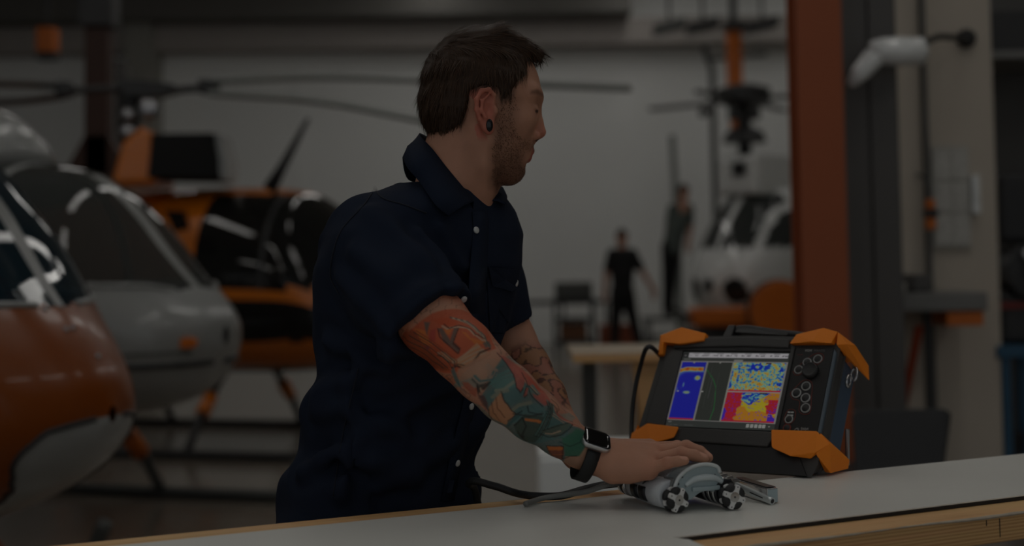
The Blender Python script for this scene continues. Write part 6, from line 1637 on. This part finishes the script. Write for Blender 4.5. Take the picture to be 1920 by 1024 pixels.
# orange tow dolly and white boxes in front of the far helicopter
x0, x1 = X_at(1290, 18), X_at(1428, 18)
td = thing('tow_dolly', 'orange tow dolly in front of the far white helicopter', 'dolly', ((x0 + x1) / 2, 18, 0))
MB().box((x0, 17.7, .52), (x1, 18.3, .74)).build('deck', M_orange, td, bevel=.03); MB().tube([(x0, 17.9, .6), (x0 - .25, 17.6, .75)], .03, 8).build('tow_bar', M_dark, td)
for xx in (x0 + .12, x1 - .12):
    for yy in (17.66, 18.26): MB().lathe((xx, yy, .24), (0, 1, 0), [(0, .2), (.01, .24), (.1, .24), (.11, .2)], 20).build('wheel', M_black, td)
MB().box((x0 + .1, 17.8, .3), (x1 - .1, 18.2, .52)).build('chassis', M_dark, td)
hp_ = thing('hose_reel', 'dark hose reel with orange rim beside the tow dolly', 'hose reel', (X_at(1448, 17.5), 17.5, 0))
rc_ = np.array([X_at(1448, 17.5), 17.4, .72])
MB().lathe(rc_, (0, -1, 0), [(0, .36), (.03, .38), (.04, .28), (.2, .28), (.21, .38), (.24, .36)], 28).build('drum', M_black, hp_); MB().lathe(rc_ - np.array([0, .243, 0]), (0, -1, 0), [(0, .36), (.01, .37), (.02, .30)], 28).build('rim', M_orange, hp_)
for s in (-1, 1): MB().tube([rc_ + np.array([0, -.1, 0]), np.array([rc_[0] + s * .3, 17.4, .0])], .03, 8).build('foot', M_dark, hp_)
# orange hoist column, dark standpipe
x = X_at(1383, 22); cz_ = lambda y, d: CAM_Z - (y - 494) / F_PX * d
hc_ = thing('hoist_column', 'orange hoist column hanging above the far white helicopter', 'hoist', (x, 22, cz_(185, 22)))
MB().box((x - .11, 21.9, cz_(185, 22)), (x + .11, 22.1, cz_(55, 22))).build('column', M_orange, hc_, bevel=.01); MB().box((x - .16, 21.8, cz_(55, 22)), (x + .5, 22.2, cz_(40, 22))).build('trolley', M_dark, hc_)
MB().box((x - .05, 21.95, cz_(40, 22)), (x + .05, 22.05, 6.6)).build('hanger', M_dark, hc_); MB().box((x - .10, 21.85, cz_(225, 22)), (x + .36, 22.15, cz_(195, 22))).build('hook_block', M_dark, hc_, bevel=.02); MB().box((x - .04, 21.95, cz_(195, 22)), (x + .04, 22.05, cz_(185, 22))).build('shackle', M_dark, hc_); MB().box((x - .08, 21.92, cz_(250, 22)), (x + .08, 22.08, cz_(225, 22))).build('weight', M_orange, hc_, bevel=.02)
x = X_at(1341, 23.2); sp = thing('standpipe', 'dark upright standpipe with side lamp left of the hoist column', 'pipe', (x, 23.2, 0))
MB().tube([(x, 23.2, 0), (x, 23.2, cz_(130, 23.2)), (x - .12, 23.2, cz_(85, 23.2))], .05, 10).build('pipe', M_dark, sp); MB().tube([(x, 23.2, cz_(108, 23.2)), (x + .9, 23.2, cz_(100, 23.2))], .04, 8).build('cross_arm', M_rotor, sp)
MB().tube([(x, 23.2, cz_(210, 23.2)), (x - .2, 23.1, cz_(210, 23.2))], [.03, .09], 10).build('side_lamp', M_dark, sp)
for k, px in enumerate((1262, 1325, 1437)):
    xx = X_at(px, 21.5); o = thing('roof_fan', ('dark ceiling fan fitting above the blade tip', 'dark ceiling fan fitting above the standpipe', 'dark ceiling fan fitting right of the hoist column')[k], 'fan', (xx, 21.5, cz_(50, 21.5)))
    MB().hull([(xx + a * .24, 21.5 + b, cz_(46 + .0 * a, 21.5) + c * .08 + a * .05) for a in (-1, 1) for b in (-.2, .2) for c in (-1, 1)]).build('housing', M_rotor if k == 0 else M_dark, o, bevel=.03); MB().tube([(xx, 21.5, cz_(44, 21.5)), (xx, 21.5, 6.6)], .025, 8).build('drop_rod', M_rotor, o)
# upright strut behind the far man, with a wall bracket
x = X_at(1270, 22.4); tag(MB().tube([(x, 22.4, 0), (x, 22.4, 1.6), (x - .06, 22.4, cz_(252, 22.4))], .05, 8).build('upright_strut', mat('grey_green_strut', (120, 126, 122), .6)), 'slim grey-green strut standing upright behind the man on the step stand', 'strut')
# wooden trestle table behind the instrument
tb = thing('trestle_table', 'pale wooden trestle table behind the test instrument', 'table', (.5, 5.8, 0))
a, b_ = P(1074, 664, 5.55), P(1330, 664, 5.55)
MB().box((a[0], 5.55, a[2] - .03), (b_[0], 6.2, a[2])).build('top', mat('worn_pale_top', (176, 160, 138), .6, var=.1), tb); MB().box((a[0], 5.535, a[2] - .032), (b_[0], 5.55, a[2] - .004)).build('edge_strip', M_wood, tb)
g1 = [P(1185, 682, 5.6), P(1240, 682, 5.6), P(1240, 800, 5.6), P(1206, 800, 5.6)]
MB().hull(g1 + [p + np.array([0, .03, 0]) for p in g1]).build('gusset', M_wood, tb)
for xx in (X_at(1206, 5.6), b_[0] - .08): MB().box((xx, 5.62, 0), (xx + .09, 5.70, a[2] - .032)).build('leg', M_wood, tb); MB().box((xx, 6.06, 0), (xx + .09, 6.14, a[2] - .032)).build('leg', M_wood, tb)
MB().box((a[0] + .06, 6.06, 0), (a[0] + .12, 6.14, a[2] - .032)).build('leg', M_rotor, tb)
# white cabinet beyond the bench
wc_ = thing('low_cabinet', 'low white cabinet standing behind the bench, seen under the forearm', 'cabinet', (.23, 4.7, 0))
MB().box((.072, 4.6, .03), (.40, 5.0, .70)).build('body', M_wall, wc_, bevel=.006); MB().box((.08, 4.585, .06), (.392, 4.599, .68)).build('door', M_wall, wc_, bevel=.004); MB().box((.36, 4.57, .45), (.37, 4.585, .55)).build('handle', M_steel, wc_); MB().box((.085, 4.62, 0), (.388, 4.97, .03)).build('plinth', M_dark, wc_)
# left background: orange column with shade mixed into its colour, hanging orange box, dark downpipe
x = X_at(185, 13); oc = thing('crane_column', 'dark orange steel column rising behind the rotor head', 'column', (x, 13, 0))
MB().box((x - .11, 12.9, .02), (x + .11, 13.1, 3.55)).build('post', mat('shaded_orange_paint', (54, 26, 8), .6), oc, bevel=.01); MB().box((x - .2, 12.8, 0), (x + .2, 13.2, .02)).build('base_plate', M_dark, oc)
MB().hull([(x + a, 13 + b, z) for a, b, z in ((-.30, -.1, 2.2), (.3, -.1, 2.2), (-.30, .1, 2.2), (.3, .1, 2.2), (-.11, -.1, 2.55), (.11, -.1, 2.55), (-.11, .1, 2.55), (.11, .1, 2.55))]).build('knee_bracket', mat('shaded_orange_paint', (54, 26, 8)), oc)
MB().box((x - .16, 12.85, 3.55), (x + .16, 13.15, 3.9)).build('cap', M_dark, oc, bevel=.02)
x = X_at(88, 16); hb = thing('hoist_box', 'orange hoist box hanging from a chain at upper left', 'hoist', (x, 16, cz_(82, 16)))
MB().box((x - .11, 15.9, cz_(78, 16)), (x + .11, 16.1, cz_(30, 16))).build('case', M_orange, hb, bevel=.03); MB().tube([(x, 16, cz_(30, 16)), (x, 16, 6.6)], .02, 8).build('chain', M_dark, hb); MB().hull([(x + a * .1, 16 + b * .1, cz_(90, 16) if k else cz_(78, 16)) for a in (-1, 1) for b in (-1, 1) for k in (0, 1)]).build('hook_housing', M_dark, hb)
x = X_at(228, 15); tag(MB().tube([(x, 15, 0), (x, 15, 3.1), (x, 15, cz_(95, 15))], .07, 10).build('downpipe', M_locker), 'dark upright pipe right of the shade-coloured orange column', 'pipe')
